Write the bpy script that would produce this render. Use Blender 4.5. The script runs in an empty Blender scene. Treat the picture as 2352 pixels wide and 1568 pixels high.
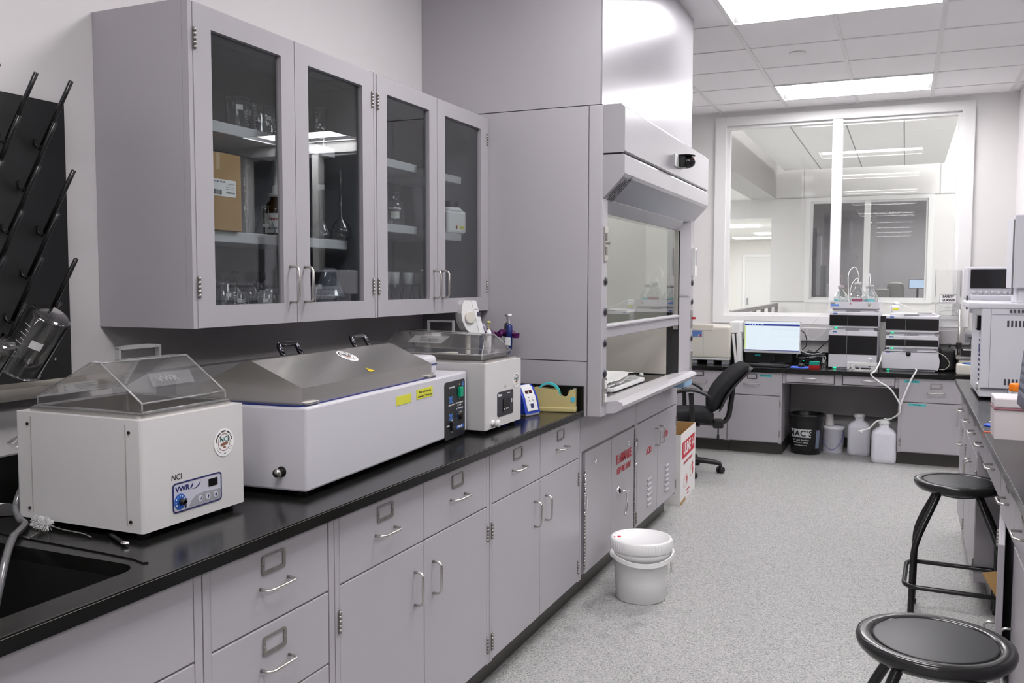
import bpy, bmesh, math, random
from mathutils import Vector, Matrix
random.seed(7)
S = bpy.context.scene
COL = S.collection
PI = math.pi

# ------------------------------------------------------------------ materials
MATS = {}
def mat(name, col, rough=.5, metal=0., spec=.5, trans=0., ior=1.45, emit=None, es=0., alpha=1., coat=0., bump=None, vary=None):
    if name in MATS: return MATS[name]
    m = bpy.data.materials.new(name); m.use_nodes = True
    nt = m.node_tree; b = nt.nodes['Principled BSDF']
    b.inputs['Base Color'].default_value = (*col, 1)
    b.inputs['Roughness'].default_value = rough
    b.inputs['Metallic'].default_value = metal
    b.inputs['Specular IOR Level'].default_value = spec
    b.inputs['Transmission Weight'].default_value = trans
    b.inputs['IOR'].default_value = ior
    b.inputs['Alpha'].default_value = alpha
    b.inputs['Coat Weight'].default_value = coat
    if emit:
        b.inputs['Emission Color'].default_value = (*emit, 1)
        b.inputs['Emission Strength'].default_value = es
    if bump or vary:
        tc = nt.nodes.new('ShaderNodeTexCoord')
        n = nt.nodes.new('ShaderNodeTexNoise')
        n.inputs['Scale'].default_value = (bump or vary)[0]; n.inputs['Detail'].default_value = 3
        nt.links.new(tc.outputs['Object'], n.inputs['Vector'])
    if bump:
        bp = nt.nodes.new('ShaderNodeBump'); bp.inputs['Strength'].default_value = bump[1]
        bp.inputs['Distance'].default_value = .002
        nt.links.new(n.outputs['Fac'], bp.inputs['Height']); nt.links.new(bp.outputs['Normal'], b.inputs['Normal'])
    if vary:
        r = nt.nodes.new('ShaderNodeValToRGB')
        k = vary[1]
        r.color_ramp.elements[0].position = .3; r.color_ramp.elements[1].position = .7
        r.color_ramp.elements[0].color = (*[c*(1-k) for c in col], 1)
        r.color_ramp.elements[1].color = (*[min(1, c*(1+k)) for c in col], 1)
        nt.links.new(n.outputs['Fac'], r.inputs['Fac']); nt.links.new(r.outputs['Color'], b.inputs['Base Color'])
    MATS[name] = m
    return m

def glass(name, tint=(1, 1, 1), ior=1.5, rough=0., body=0., bodycol=(.8, .8, .8), gain=1., power=5):
    """thin clear sheet: straight-through transmission plus a Fresnel reflection on each face"""
    if name in MATS: return MATS[name]
    m = bpy.data.materials.new(name); m.use_nodes = True
    nt = m.node_tree; nt.nodes.clear()
    o = nt.nodes.new('ShaderNodeOutputMaterial')
    t = nt.nodes.new('ShaderNodeBsdfTransparent'); t.inputs['Color'].default_value = (*tint, 1)
    g = nt.nodes.new('ShaderNodeBsdfGlossy'); g.inputs['Roughness'].default_value = rough
    f = nt.nodes.new('ShaderNodeFresnel'); f.inputs['IOR'].default_value = ior
    geo = nt.nodes.new('ShaderNodeNewGeometry')
    # same Fresnel curve from the inner side of the sheet
    mx = nt.nodes.new('ShaderNodeMixShader')
    src = t
    if body > 0:
        d = nt.nodes.new('ShaderNodeBsdfDiffuse'); d.inputs['Color'].default_value = (*bodycol, 1)
        m2 = nt.nodes.new('ShaderNodeMixShader'); m2.inputs['Fac'].default_value = body
        nt.links.new(t.outputs[0], m2.inputs[1]); nt.links.new(d.outputs[0], m2.inputs[2]); src = m2
    lw = nt.nodes.new('ShaderNodeMath'); lw.operation = 'MULTIPLY'; lw.inputs[1].default_value = gain
    lw.use_clamp = True
    # facing independent of side: use dot(N,I) abs -> Schlick
    vm = nt.nodes.new('ShaderNodeVectorMath'); vm.operation = 'DOT_PRODUCT'
    nt.links.new(geo.outputs['Normal'], vm.inputs[0]); nt.links.new(geo.outputs['Incoming'], vm.inputs[1])
    ab = nt.nodes.new('ShaderNodeMath'); ab.operation = 'ABSOLUTE'; nt.links.new(vm.outputs['Value'], ab.inputs[0])
    om = nt.nodes.new('ShaderNodeMath'); om.operation = 'SUBTRACT'; om.inputs[0].default_value = 1; nt.links.new(ab.outputs[0], om.inputs[1])
    pw = nt.nodes.new('ShaderNodeMath'); pw.operation = 'POWER'; pw.inputs[1].default_value = power; nt.links.new(om.outputs[0], pw.inputs[0])
    r0 = ((ior-1)/(ior+1))**2
    ma = nt.nodes.new('ShaderNodeMath'); ma.operation = 'MULTIPLY_ADD'; ma.inputs[1].default_value = 1-r0; ma.inputs[2].default_value = r0
    nt.links.new(pw.outputs[0], ma.inputs[0]); nt.links.new(ma.outputs[0], lw.inputs[0])
    nt.nodes.remove(f)
    nt.links.new(lw.outputs[0], mx.inputs['Fac'])
    nt.links.new(src.outputs[0], mx.inputs[1]); nt.links.new(g.outputs[0], mx.inputs[2])
    nt.links.new(mx.outputs[0], o.inputs['Surface'])
    MATS[name] = m
    return m

GREY = mat('powder_coated_grey', (.40, .385, .41), .33, spec=.45, bump=(900, .04))
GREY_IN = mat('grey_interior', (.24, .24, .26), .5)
HOODG = mat('hood_grey', (.44, .425, .45), .25, spec=.5, bump=(900, .03))
SATIN = mat('satin_white_panel', (.50, .49, .52), .25, .55, spec=.5)
WALLM = mat('wall_paint', (.72, .70, .705), .7, bump=(300, .05))
WALLW = mat('wall_white', (.74, .73, .72), .7)
WHITE = mat('white_trim', (.80, .80, .80), .4)
EPOXY = mat('black_epoxy', (.008, .008, .0075), .20, spec=.38, vary=(6, .25))
WORN_HILITE = mat('worn_highlight_edge', (.13, .125, .10), .4)  # wear plus a painted highlight along the worktop front edges
RUBBER = mat('black_rubber', (.02, .02, .02), .55)
TOEM = mat('vinyl_base', (.045, .042, .035), .35)
STEEL = mat('brushed_steel', (.62, .60, .57), .28, 1.)
DSTEEL = mat('dull_steel', (.36, .35, .33), .42, 1.)
CHROME = mat('chrome', (.8, .8, .8), .12, 1.)
BLACK = mat('black_plastic', (.012, .012, .013), .35)
GLOSSB = mat('glossy_black', (.008, .008, .009), .12)
PEGB = mat('black_board', (.011, .011, .012), .55)
EQW = mat('equipment_white', (.60, .59, .585), .35, bump=(700, .03))
EQL = mat('equipment_lilac', (.56, .55, .59), .35)
LCW = mat('instrument_white', (.68, .67, .72), .35)
CREAM = mat('cream_plastic', (.66, .64, .57), .4)
WPL = mat('white_plastic', (.78, .78, .78), .35)
HDPE = mat('translucent_white', (.66, .66, .72), .45, vary=(9, .04))
INK = mat('black_ink', (.01, .01, .012), .6)
NAVY = mat('navy_ink', (.015, .02, .11), .5)
BLUE = mat('blue_ink', (.02, .10, .42), .4)
LBLUE = mat('light_blue_print', (.07, .28, .8), .5)
RED = mat('red_print', (.50, .015, .03), .5)
GREEN = mat('dark_green_print', (.0, .09, .07), .5)
BROWN = mat('brown_print', (.22, .10, .06), .6)
PAPER = mat('paper_white', (.80, .80, .80), .7)
PGREY = mat('grey_print', (.30, .30, .33), .5)
YEL = mat('yellow_tape', (.62, .62, .05), .6)
TEAL = mat('teal_tape', (.05, .50, .52), .5)
CARD = mat('cardboard', (.38, .23, .09), .8, vary=(14, .08))
ORANGE = mat('orange_plastic', (.80, .22, .01), .4)
PURPLE = mat('purple_plastic', (.08, .005, .08), .35)
DBLUE = mat('dark_blue_plastic', (.01, .02, .13), .3)
UBLUE = mat('ultramarine_plastic', (.015, .05, .42), .3)
FABRIC = mat('charcoal_fabric', (.022, .022, .024), .9, spec=.2, bump=(500, .6), vary=(300, .5))
LEDG = mat('green_led', (.0, .6, .25), .4, emit=(.0, 1, .4), es=.8)
PANE = glass('window_glass', (1, 1, 1), gain=1.2)
CGLASS = glass('cabinet_glass', (.86, .88, .885), gain=1.6)
SGLASS = glass('sash_glass', (.90, .93, .92), gain=1.1)
LABG = glass('lab_glass', (.985, .99, .99), ior=1.5, rough=.03, gain=1.5, power=3.6)
ACRYL = glass('clear_acrylic', (.98, .98, .98), ior=1.49, rough=.04, body=.02, gain=1.3)
ACRYH = glass('clear_acrylic_edge', (.75, .75, .75), ior=1.5, rough=.08, body=.25, gain=1.6)
FROST = glass('frosted_glass', (.75, .78, .8), rough=.3, body=.35)
TUBEC = glass('clear_tubing', (.75, .75, .76), rough=.1, body=.18, bodycol=(.6, .6, .62), gain=1.6)
AMBER = mat('amber_glass', (.03, .012, .004), .08)

def floor_mat():
    m = bpy.data.materials.new('speckled_vinyl'); m.use_nodes = True
    nt = m.node_tree; b = nt.nodes['Principled BSDF']; b.inputs['Roughness'].default_value = .42
    b.inputs['Specular IOR Level'].default_value = .35
    tc = nt.nodes.new('ShaderNodeTexCoord')
    v = nt.nodes.new('ShaderNodeTexVoronoi'); v.inputs['Scale'].default_value = 250
    r = nt.nodes.new('ShaderNodeValToRGB'); r.color_ramp.interpolation = 'CONSTANT'
    e = r.color_ramp.elements
    e[0].position = 0; e[0].color = (.19, .19, .182, 1)
    e[1].position = .14; e[1].color = (.32, .32, .31, 1)
    for p, c in ((.38, .385), (.62, .425), (.84, .475), (.95, .57)):
        k = e.new(p); k.color = (c, c*.995, c*.98, 1)
    sep = nt.nodes.new('ShaderNodeSeparateColor')
    nt.links.new(tc.outputs['Object'], v.inputs['Vector']); nt.links.new(v.outputs['Color'], sep.inputs[0])
    nt.links.new(sep.outputs[0], r.inputs['Fac'])
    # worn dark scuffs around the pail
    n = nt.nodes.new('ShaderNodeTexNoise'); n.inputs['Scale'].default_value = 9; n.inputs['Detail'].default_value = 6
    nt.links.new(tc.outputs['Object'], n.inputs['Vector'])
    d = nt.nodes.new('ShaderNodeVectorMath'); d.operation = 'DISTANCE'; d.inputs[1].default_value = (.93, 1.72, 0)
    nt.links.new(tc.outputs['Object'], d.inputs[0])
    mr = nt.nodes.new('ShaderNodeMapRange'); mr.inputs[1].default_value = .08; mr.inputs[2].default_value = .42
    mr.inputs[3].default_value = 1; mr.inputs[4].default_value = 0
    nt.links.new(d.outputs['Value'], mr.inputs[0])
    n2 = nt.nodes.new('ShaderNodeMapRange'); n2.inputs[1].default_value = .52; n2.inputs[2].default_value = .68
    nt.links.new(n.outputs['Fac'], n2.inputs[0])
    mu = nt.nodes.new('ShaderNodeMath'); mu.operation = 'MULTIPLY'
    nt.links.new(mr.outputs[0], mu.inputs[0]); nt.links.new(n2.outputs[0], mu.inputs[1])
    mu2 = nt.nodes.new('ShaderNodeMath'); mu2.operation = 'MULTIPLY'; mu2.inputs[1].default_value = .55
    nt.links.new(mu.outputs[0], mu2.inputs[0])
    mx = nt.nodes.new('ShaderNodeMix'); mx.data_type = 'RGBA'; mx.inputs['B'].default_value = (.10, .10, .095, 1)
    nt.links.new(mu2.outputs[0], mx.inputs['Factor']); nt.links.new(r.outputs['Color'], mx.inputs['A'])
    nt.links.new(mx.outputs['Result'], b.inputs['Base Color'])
    return m
FLOORM = floor_mat()

# ------------------------------------------------------------------ mesh collector
class MB:
    def __init__(s):
        s.bm = bmesh.new(); s.mats = []; s.cur = 0
    def use(s, m):
        if m not in s.mats: s.mats.append(m)
        s.cur = s.mats.index(m); return s
    def _f(s, vs, smooth=False):
        try: f = s.bm.faces.new(vs)
        except ValueError: return None
        f.material_index = s.cur; f.smooth = smooth; return f
    def _merge(s, b2, M=None, smooth=None):
        if M is not None: b2.transform(M)
        vm = {}
        for v in b2.verts: vm[v] = s.bm.verts.new(v.co)
        for f in b2.faces:
            g = s._f([vm[v] for v in f.verts], f.smooth if smooth is None else smooth)
        b2.free()
    def box(s, x0, x1, y0, y1, z0, z1, bev=0, M=None, seg=2):
        b = bmesh.new()
        bmesh.ops.create_cube(b, size=1)
        for v in b.verts:
            v.co = Vector((x0+(x1-x0)*(v.co.x+.5), y0+(y1-y0)*(v.co.y+.5), z0+(z1-z0)*(v.co.z+.5)))
        if bev:
            bmesh.ops.bevel(b, geom=b.edges[:], offset=bev, segments=seg, affect='EDGES', profile=.5)
        s._merge(b, M); return s
    def ring(s, pts, closed=True): return [s.bm.verts.new(p) for p in pts]
    def loft(s, rings, cap=True, smooth=True, closed=True):
        R = [s.ring(r) for r in rings]
        n = len(R[0])
        for a, b in zip(R, R[1:]):
            for i in range(n if closed else n-1):
                s._f([a[i], a[(i+1) % n], b[(i+1) % n], b[i]], smooth)
        if cap:
            s._f(R[0][::-1]); s._f(R[-1])
        return s
    def lathe(s, prof, c=(0, 0, 0), n=24, axis='z', cap=False, M=None, smooth=True):
        b = MB(); rings = []
        for r, h in prof:
            rings.append([Vector((r*math.cos(2*PI*i/n), r*math.sin(2*PI*i/n), h)) for i in range(n)])
        b.loft(rings, cap=cap, smooth=smooth)
        T = Matrix.Translation(c)
        if axis == 'x': T = T @ Matrix.Rotation(PI/2, 4, 'Y')
        if axis == 'y': T = T @ Matrix.Rotation(-PI/2, 4, 'X')
        s._merge(b.bm, (M @ T) if M is not None else T); return s
    def cyl(s, c, r, h, axis='z', n=24, M=None, r2=None, smooth=True):
        return s.lathe([(r, 0), (r if r2 is None else r2, h)], c, n, axis, True, M, smooth)
    def tube(s, pts, r, n=10, cap=True, closed=False, taper=None):
        pts = [Vector(p) for p in pts]; N = len(pts); rings = []
        up = None
        for i, p in enumerate(pts):
            if closed: t = pts[(i+1) % N]-pts[i-1]
            else: t = pts[min(i+1, N-1)]-pts[max(i-1, 0)]
            t.normalize()
            if up is None:
                a = Vector((0, 0, 1)) if abs(t.z) < .9 else Vector((1, 0, 0))
                up = (a - t*a.dot(t)).normalized()
            else: up = (up - t*up.dot(t)).normalized()
            sd = t.cross(up)
            rr = r if taper is None else r*taper[i]
            rings.append([p+up*rr*math.cos(2*PI*k/n)+sd*rr*math.sin(2*PI*k/n) for k in range(n)])
        if closed: rings.append(rings[0])
        s.loft(rings, cap=cap and not closed); return s
    def prism(s, poly, axis, a, b, smooth=False):
        """poly in the two other axes (order x,y,z without axis), swept from a to b"""
        def P(q, t):
            if axis == 'x': return (t, q[0], q[1])
            if axis == 'y': return (q[0], t, q[1])
            return (q[0], q[1], t)
        A = s.ring([P(q, a) for q in poly]); B_ = s.ring([P(q, b) for q in poly]); n = len(poly)
        for i in range(n): s._f([A[i], A[(i+1) % n], B_[(i+1) % n], B_[i]], smooth)
        s._f(A[::-1]); s._f(B_); return s
    def plate(s, outer, holes, axis, a, b):
        """flat plate with holes, thickness a..b along axis"""
        def P(q, t):
            if axis == 'x': return (t, q[0], q[1])
            if axis == 'y': return (q[0], t, q[1])
            return (q[0], q[1], t)
        b2 = bmesh.new(); loops = []
        for L in [outer]+holes:
            vs = [b2.verts.new(P(q, a)) for q in L]; loops.append(vs)
            for i in range(len(vs)): b2.edges.new((vs[i], vs[(i+1) % len(vs)]))
        bmesh.ops.triangle_fill(b2, use_beauty=True, edges=b2.edges[:])
        fs = [[v.co.copy() for v in f.verts] for f in b2.faces]
        b2.free()
        d = Vector(P((0, 0), b-a))
        for f in fs:
            s._f([s.bm.verts.new(c) for c in f]); s._f([s.bm.verts.new(c+d) for c in f[::-1]])
        for L in [outer]+holes:
            A = s.ring([P(q, a) for q in L]); B_ = s.ring([P(q, b) for q in L]); n = len(L)
            for i in range(n): s._f([A[i], A[(i+1) % n], B_[(i+1) % n], B_[i]])
        return s
    def sphere(s, c, r, sx=1, sy=1, sz=1, n=16, M=None):
        b = bmesh.new(); bmesh.ops.create_uvsphere(b, u_segments=n, v_segments=max(6, n*2//3), radius=r)
        for v in b.verts: v.co = Vector((v.co.x*sx+c[0], v.co.y*sy+c[1], v.co.z*sz+c[2]))
        s._merge(b, M, True); return s
    def build(s, name, m=None, parent=None, off=None, M=None, weld=True, kind=None, recalc=True):
        if M is not None: s.bm.transform(M)
        if off is not None: s.bm.transform(Matrix.Translation(-Vector(off)))
        if weld: bmesh.ops.remove_doubles(s.bm, verts=s.bm.verts, dist=1e-5)
        if recalc: bmesh.ops.recalc_face_normals(s.bm, faces=s.bm.faces)
        me = bpy.data.meshes.new(name); s.bm.to_mesh(me); s.bm.free()
        if m is not None and not s.mats: me.materials.append(m)
        for q in s.mats: me.materials.append(q)
        o = bpy.data.objects.new(name, me); COL.objects.link(o)
        if parent is not None: o.parent = parent
        if kind: o['kind'] = kind
        return o

def rrect(x0, x1, y0, y1, r=0, n=4):
    if r <= 0: return [(x0, y0), (x1, y0), (x1, y1), (x0, y1)]
    out = []
    for cx, cy, a0 in ((x1-r, y0+r, -90), (x1-r, y1-r, 0), (x0+r, y1-r, 90), (x0+r, y0+r, 180)):
        for k in range(n+1):
            a = math.radians(a0+90*k/n); out.append((cx+r*math.cos(a), cy+r*math.sin(a)))
    return out

def smoothpath(P, n=6):
    """Catmull-Rom through points"""
    P = [Vector(p) for p in P]; out = []
    for i in range(len(P)-1):
        p0 = P[max(i-1, 0)]; p1 = P[i]; p2 = P[i+1]; p3 = P[min(i+2, len(P)-1)]
        for k in range(n):
            t = k/n
            out.append(.5*((2*p1)+(p2-p0)*t+(2*p0-5*p1+4*p2-p3)*t*t+(3*p1-p0-3*p2+p3)*t**3))
    out.append(P[-1]); return out

def thing(name, label, cat, loc=(0, 0, 0), rz=0, group=None):
    o = bpy.data.objects.new(name, None); COL.objects.link(o)
    o.empty_display_size = .05
    o.location = loc; o.rotation_euler = (0, 0, math.radians(rz))
    o['label'] = label; o['category'] = cat
    if group: o['group'] = group
    return o
def tag(o, label, cat, group=None, kind=None):
    o['label'] = label; o['category'] = cat
    if group: o['group'] = group
    if kind: o['kind'] = kind
    return o
def struct(name, mb, m):
    o = mb.build(name, m); o['kind'] = 'structure'; return o
def copytree(o, parent=None):
    c = o.copy(); COL.objects.link(c)
    if parent is not None: c.parent = parent
    for ch in list(o.children): copytree(ch, c)
    return c
def relabel(o, label, group=None):
    o['label'] = label
    if group: o['group'] = group
    return o

def text(s, size, m, parent, M, name='lettering', bold=0., extr=.0003, align='CENTER', shear=0, sx=1., space=1.):
    cu = bpy.data.curves.new('txt', 'FONT'); cu.body = s; cu.size = size; cu.extrude = extr
    cu.align_x = align; cu.align_y = 'CENTER'; cu.offset = bold; cu.shear = shear; cu.resolution_u = 3
    cu.space_character = space
    t = bpy.data.objects.new('txt', cu); COL.objects.link(t)
    dg = bpy.context.evaluated_depsgraph_get(); dg.update()
    me = bpy.data.meshes.new_from_object(t.evaluated_get(dg))
    bpy.data.objects.remove(t); bpy.data.curves.remove(cu)
    me.transform(M @ Matrix.Diagonal((sx, 1, 1, 1)))
    me.materials.clear(); me.materials.append(m); me.name = name
    o = bpy.data.objects.new(name, me); COL.objects.link(o)
    if parent is not None: o.parent = parent
    return o
def F(x, y, z, rot=0, tilt=0, yaw=0):
    """frame on a face looking towards -y in thing space: text runs +x, up is +z; rot spins it in the plane"""
    return Matrix.Translation((x, y, z)) @ Matrix.Rotation(math.radians(yaw), 4, 'Z') @ Matrix.Rotation(PI/2-math.radians(tilt), 4, 'X') @ Matrix.Rotation(math.radians(rot), 4, 'Z')
def seal(parent, cx, y, cz, r, M=None, dark=False):
    """round NCI sticker: white disc, inner ring, lettering around the rim"""
    base = F(cx, y, cz) if M is None else M
    b = MB().use(PAPER); b.lathe([(r, 0), (r, .0006)], n=32, cap=True)
    b.use(INK if dark else BROWN); b.plate([(r*.62*math.cos(a*PI/16), r*.62*math.sin(a*PI/16)) for a in range(32)],
            [[(r*.57*math.cos(a*PI/16), r*.57*math.sin(a*PI/16)) for a in range(32)]], 'z', .0007, .0009)
    b.use(BROWN); b.prism([(-.36*r, -.28*r), (.30*r, -.20*r), (.40*r, -.08*r), (.36*r, .02*r), (-.38*r, -.06*r)], 'z', .0007, .001)
    b.use(INK if dark else BROWN); b.box(-.10*r, .16*r, -.42*r, -.30*r, .0007, .001)
    o = b.build('sticker', None, parent, M=base, weld=False)
    o['label'] = 'round white sticker reading NCI'
    text('NCI', r*.52, GREEN if not dark else INK, o, base @ Matrix.Translation((r*.03, r*.20, .0009)), bold=r*.012, space=1.12, sx=.92)
    for word, rad, a0, a1, sz, flip in (('NORTHERN CROPS INSTITUTE', .78, 172, 12, .17, 0), ('FARGO, ND - USA', .80, 205, 335, .11, 1)):
        n = len(word)
        for i, ch in enumerate(word):
            if ch == ' ': continue
            a = math.radians(a0+(a1-a0)*i/(n-1))
            rot = a-PI/2 if not flip else a+PI/2
            Mx = base @ Matrix.Translation((rad*r*math.cos(a), rad*r*math.sin(a), .0009)) @ Matrix.Rotation(rot, 4, 'Z')
            TXT.append((ch, sz*r, INK if not flip else PGREY, o, Mx))
        flush_text()
    return o
TXT = []
def flush_text(name='lettering'):
    """letters of one curved line joined in one mesh"""
    if not TXT: return
    bm = bmesh.new(); par = TXT[0][3]; m = TXT[0][2]
    for ch, sz, _, _, Mx in TXT:
        o = text(ch, sz, m, None, Mx, bold=sz*.02)
        b2 = bmesh.new(); b2.from_mesh(o.data)
        me = bpy.data.meshes.new('t'); b2.to_mesh(me); b2.free(); bm.from_mesh(me)
        bpy.data.meshes.remove(me); d = o.data; bpy.data.objects.remove(o); bpy.data.meshes.remove(d)
    me = bpy.data.meshes.new(name); bm.to_mesh(me); bm.free(); me.materials.append(m)
    o = bpy.data.objects.new(name, me); COL.objects.link(o); o.parent = par
    TXT.clear()

# ------------------------------------------------------------------ world constants
CH = .914           # worktop height
XB = .784           # face of the left base cabinets
ZC = 3.071          # ceiling
YW = 6.63           # far wall
YH = 1.741          # side of the fume hood
XR = 2.391          # edge of the right worktop
XW = 3.16           # back of the right bench
XE2 = 8.0           # far side wall of the neighbouring bay
YB = -8.0
# ------------------------------------------------------------------ room shell
struct('floor', MB().box(-.1, XE2+.1, YB-.1, YW+.05, -.05, 0), FLOORM)
struct('wall_left', MB().box(-.1, 0, YB, YW, 0, ZC+.1), WALLM)
struct('wall_front', MB().box(-.1, XE2+.1, YB-.1, YB, 0, ZC+.1), WALLM)
struct('wall_right', MB().box(XE2, XE2+.1, YB, YW, 0, ZC+.1), mat('far_bay_grey', (.14, .14, .145), .7))
struct('trim_1', MB().box(2.935, XW+.1, 5.95, YW, 0, ZC), WALLM)      # boxed column in the far right corner
WX = (3.806, 5.786)
WO = (.53, 2.51, 1.175, 2.945)                                   # far window opening
struct('wall_back', MB().plate([(-.1, 0), (XE2+.1, 0), (XE2+.1, ZC+.1), (-.1, ZC+.1)],
       [[(WX[0], WO[2]), (WX[1], WO[2]), (WX[1], WO[3]), (WX[0], WO[3])], [(WO[0], WO[2]), (WO[1], WO[2]), (WO[1], WO[3]), (WO[0], WO[3])]], 'y', YW, YW+.12), WALLW)
def window(name, x0, x1, z0, z1, y, d, wide, mull, mw):
    b = MB()
    b.plate(rrect(x0-wide, x1+wide, z0-wide*.7, z1+wide*.8), [rrect(x0, x1, z0, z1)], 'y', y-.022, y)
    b.plate(rrect(x0-.004, x1+.004, z0-.004, z1+.004), [rrect(x0+.028, x1-.028, z0+.028, z1-.028)], 'y', y+.02, y+d-.02)
    b.box(mull-mw/2, mull+mw/2, y-.015, y+d-.02, z0, z1)
    w = b.build(name, WHITE); w['kind'] = 'structure'
    MB().box(x0+.02, mull-mw/2+.005, y+.055, y+.061, z0+.02, z1-.02).build('pane', PANE, w)
    MB().box(mull+mw/2-.005, x1-.02, y+.055, y+.061, z0+.02, z1-.02).build('pane', PANE, w)
    return w
window('window_1', WO[0], WO[1], WO[2], WO[3], YW, .12, .10, 1.514, .085)
window('window_3', WX[0], WX[1], WO[2], WO[3], YW, .12, .10, 4.79, .085)
b = MB(); b.box(.0005, .050, -.10, 1.72, 1.085, 1.205, .004); w = b.build('trim_6', mat('raceway', (.52, .51, .52), .4)); w['kind'] = 'structure'
b = MB().use(mat('raceway_end', (.30, .30, .31), .5)); b.box(.0502, .052, .02, .10, 1.115, 1.175, .0005); b.build('socket_plate', None, w)
# surface raceway under the window with two socket plates
b = MB(); b.box(.02, 2.93, YW-.075, YW, .955, 1.075, .006)
w = b.build('trim_2', mat('raceway', (.52, .51, .52), .4)); w['kind'] = 'structure'
for x in (2.62, 2.72):
    b = MB().use(PGREY); b.box(x-.035, x+.035, YW-.081, YW-.075, .985, 1.05, .002)
    b.use(INK); b.box(x-.015, x-.008, YW-.083, YW-.081, 1.01, 1.03); b.box(x+.008, x+.015, YW-.083, YW-.081, 1.01, 1.03)
    b.build('socket_plate', None, w)

# ceiling with holes for the recessed troffers
GX = 1.072; GP = .600; GY = 3.758; GH = .6214
LX0, LX1 = GX, GX+2*GP
rows = [GY-GH+4*GH*k for k in (1, 0, -1, -2, -3, -4)]
CEILM = mat('ceiling_tile', (.91, .895, .91), .85, bump=(250, .12))
TEEM = mat('ceiling_tee', (.78, .77, .78), .5)
xs = [GX+GP*k for k in range(-2, 5)]; 
LC = 4.15
holes = [[(x0+.014, y+dy+.014), (x0+1.186, y+dy+.014), (x0+1.186, y+dy+GH-.014), (x0+.014, y+dy+GH-.014)] for y in rows for x0, dy in ((LX0, 0), (LC, .37))]
struct('ceiling', MB().plate([(-.1, YB), (XE2+.1, YB), (XE2+.1, YW), (-.1, YW)], holes, 'z', ZC+.006, ZC+.03), CEILM)
b = MB()
for x in xs:
    if 0 < x < XW:
        for y0, y1 in zip([YB]+[r+GH for r in rows[::-1]], rows[::-1]+[YW]):
            b.box(x-.013, x+.013, y0, y1, ZC-.001, ZC+.007)
            if abs(x-GX-GP) > .01 and y1 < YW-.01: b.box(x-.013, x+.013, y1, y1+GH, ZC-.001, ZC+.007)
k = -19
while GY+GH*k < YW:
    y = GY+GH*k
    if y > YB: b.box(0, XW, y-.006, y+.006, ZC+.001, ZC+.007)
    k += 1
b.box(0, XW, YW-.02, YW, ZC-.002, ZC+.007); b.box(0, .02, YB, YW, ZC-.002, ZC+.007)
struct('trim_3', b, TEEM)
LAMP = mat('lamp_diffuser', (.9, .9, .9), .5, emit=(1, .97, .985), es=11)
def troffer(x0, x1, y0, y1, label, z=ZC):
    t = thing('ceiling_light', label, 'ceiling light', ((x0+x1)/2, (y0+y1)/2, z), 0, 'recessed ceiling lights')
    hx = (x1-x0)/2; hy = (y1-y0)/2
    b = MB()
    b.plate(rrect(-hx, hx, -hy, hy), [rrect(-hx+.02, hx-.02, -hy+.02, hy-.02)], 'z', -.003, .008)
    b.box(-hx+.012, hx-.012, -hy+.012, hy-.012, .09, .1)
    b.build('frame', WHITE, t)
    b = MB(); b.plate(rrect(-hx+.012, hx-.012, -hy+.012, hy-.012), [rrect(-hx+.02, hx-.02, -hy+.02, hy-.02)], 'z', .008, .0895)
    b.build('baffle', mat('baffle_grey', (.10, .10, .103), .6, spec=.2), t)
    MB().box(-hx+.022, hx-.022, -hy+.022, hy-.022, .046, .060).build('diffuser', LAMP, t)
    return t
nm = ['recessed fluorescent ceiling light nearest the far window', 'large recessed ceiling light cut by the top edge, beside the fume hood',
      'recessed ceiling light above the left worktop aisle, mirrored in the cabinet glass', 'recessed ceiling light above the camera position', 'recessed ceiling light behind the camera', 'recessed ceiling light at the near end of the room, furthest from the far window']
for y, l in zip(rows, nm): troffer(LX0, LX1, y, y+GH, l)
for i, y in enumerate(rows[:4]): troffer(LC, LC+1.2, y+.37, y+.37+GH, 'recessed ceiling light of the neighbouring bay, %s from the windows' % ('first', 'second', 'third', 'fourth')[i])
b = MB(); b.lathe([(.001, -.006), (.045, -.006), (.055, -.002), (.055, 0)], (1.37, 4.62, ZC+.004), 24, cap=True)
tag(b.build('smoke_detector', WHITE, off=None), 'small round white cover plate flush on a ceiling tile', 'detector')

# ------------------------------------------------------------------ what lies beyond the far window
AZ = 4.2
struct('floor_atrium', MB().box(-6, 8.5, YW+.12, 12, -.05, 0), mat('atrium_floor', (.72, .72, .71), .5))
FO = (.80, 2.38, 1.25, 2.68)
struct('wall_atrium_far', MB().plate([(.24, 0), (8.4, 0), (8.4, AZ), (-1.5, AZ), (-1.5, 2.46), (.24, 2.46)],
       [[(FO[0], FO[2]), (FO[1], FO[2]), (FO[1], FO[3]), (FO[0], FO[3])]], 'y', 12, 12.12), WALLW)
window('window_2', FO[0], FO[1], FO[2], FO[3], 12, .12, .07, 1.581, .085)
struct('wall_atrium_right', MB().box(3.4, 3.45, YW+.12, 12, 0, AZ), WALLW)
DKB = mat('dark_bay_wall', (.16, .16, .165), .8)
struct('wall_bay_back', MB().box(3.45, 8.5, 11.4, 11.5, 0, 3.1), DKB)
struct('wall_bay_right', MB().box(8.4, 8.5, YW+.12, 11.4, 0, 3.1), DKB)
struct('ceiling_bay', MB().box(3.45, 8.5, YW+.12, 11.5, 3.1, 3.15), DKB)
struct('wall_atrium_bulkhead', MB().box(-.05, .30, YW+.12, 12, 2.74, AZ), mat('bulkhead_grey', (.50, .49, .485), .8))
struct('ceiling_atrium', MB().box(-.1, 8.5, YW+.12, 12.1, AZ, AZ+.05), mat('atrium_grey', (.5, .5, .495), .8))
b = MB(); b.box(.45, 2.55, YW+.4, 11.7, 3.12, 3.18)
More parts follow.
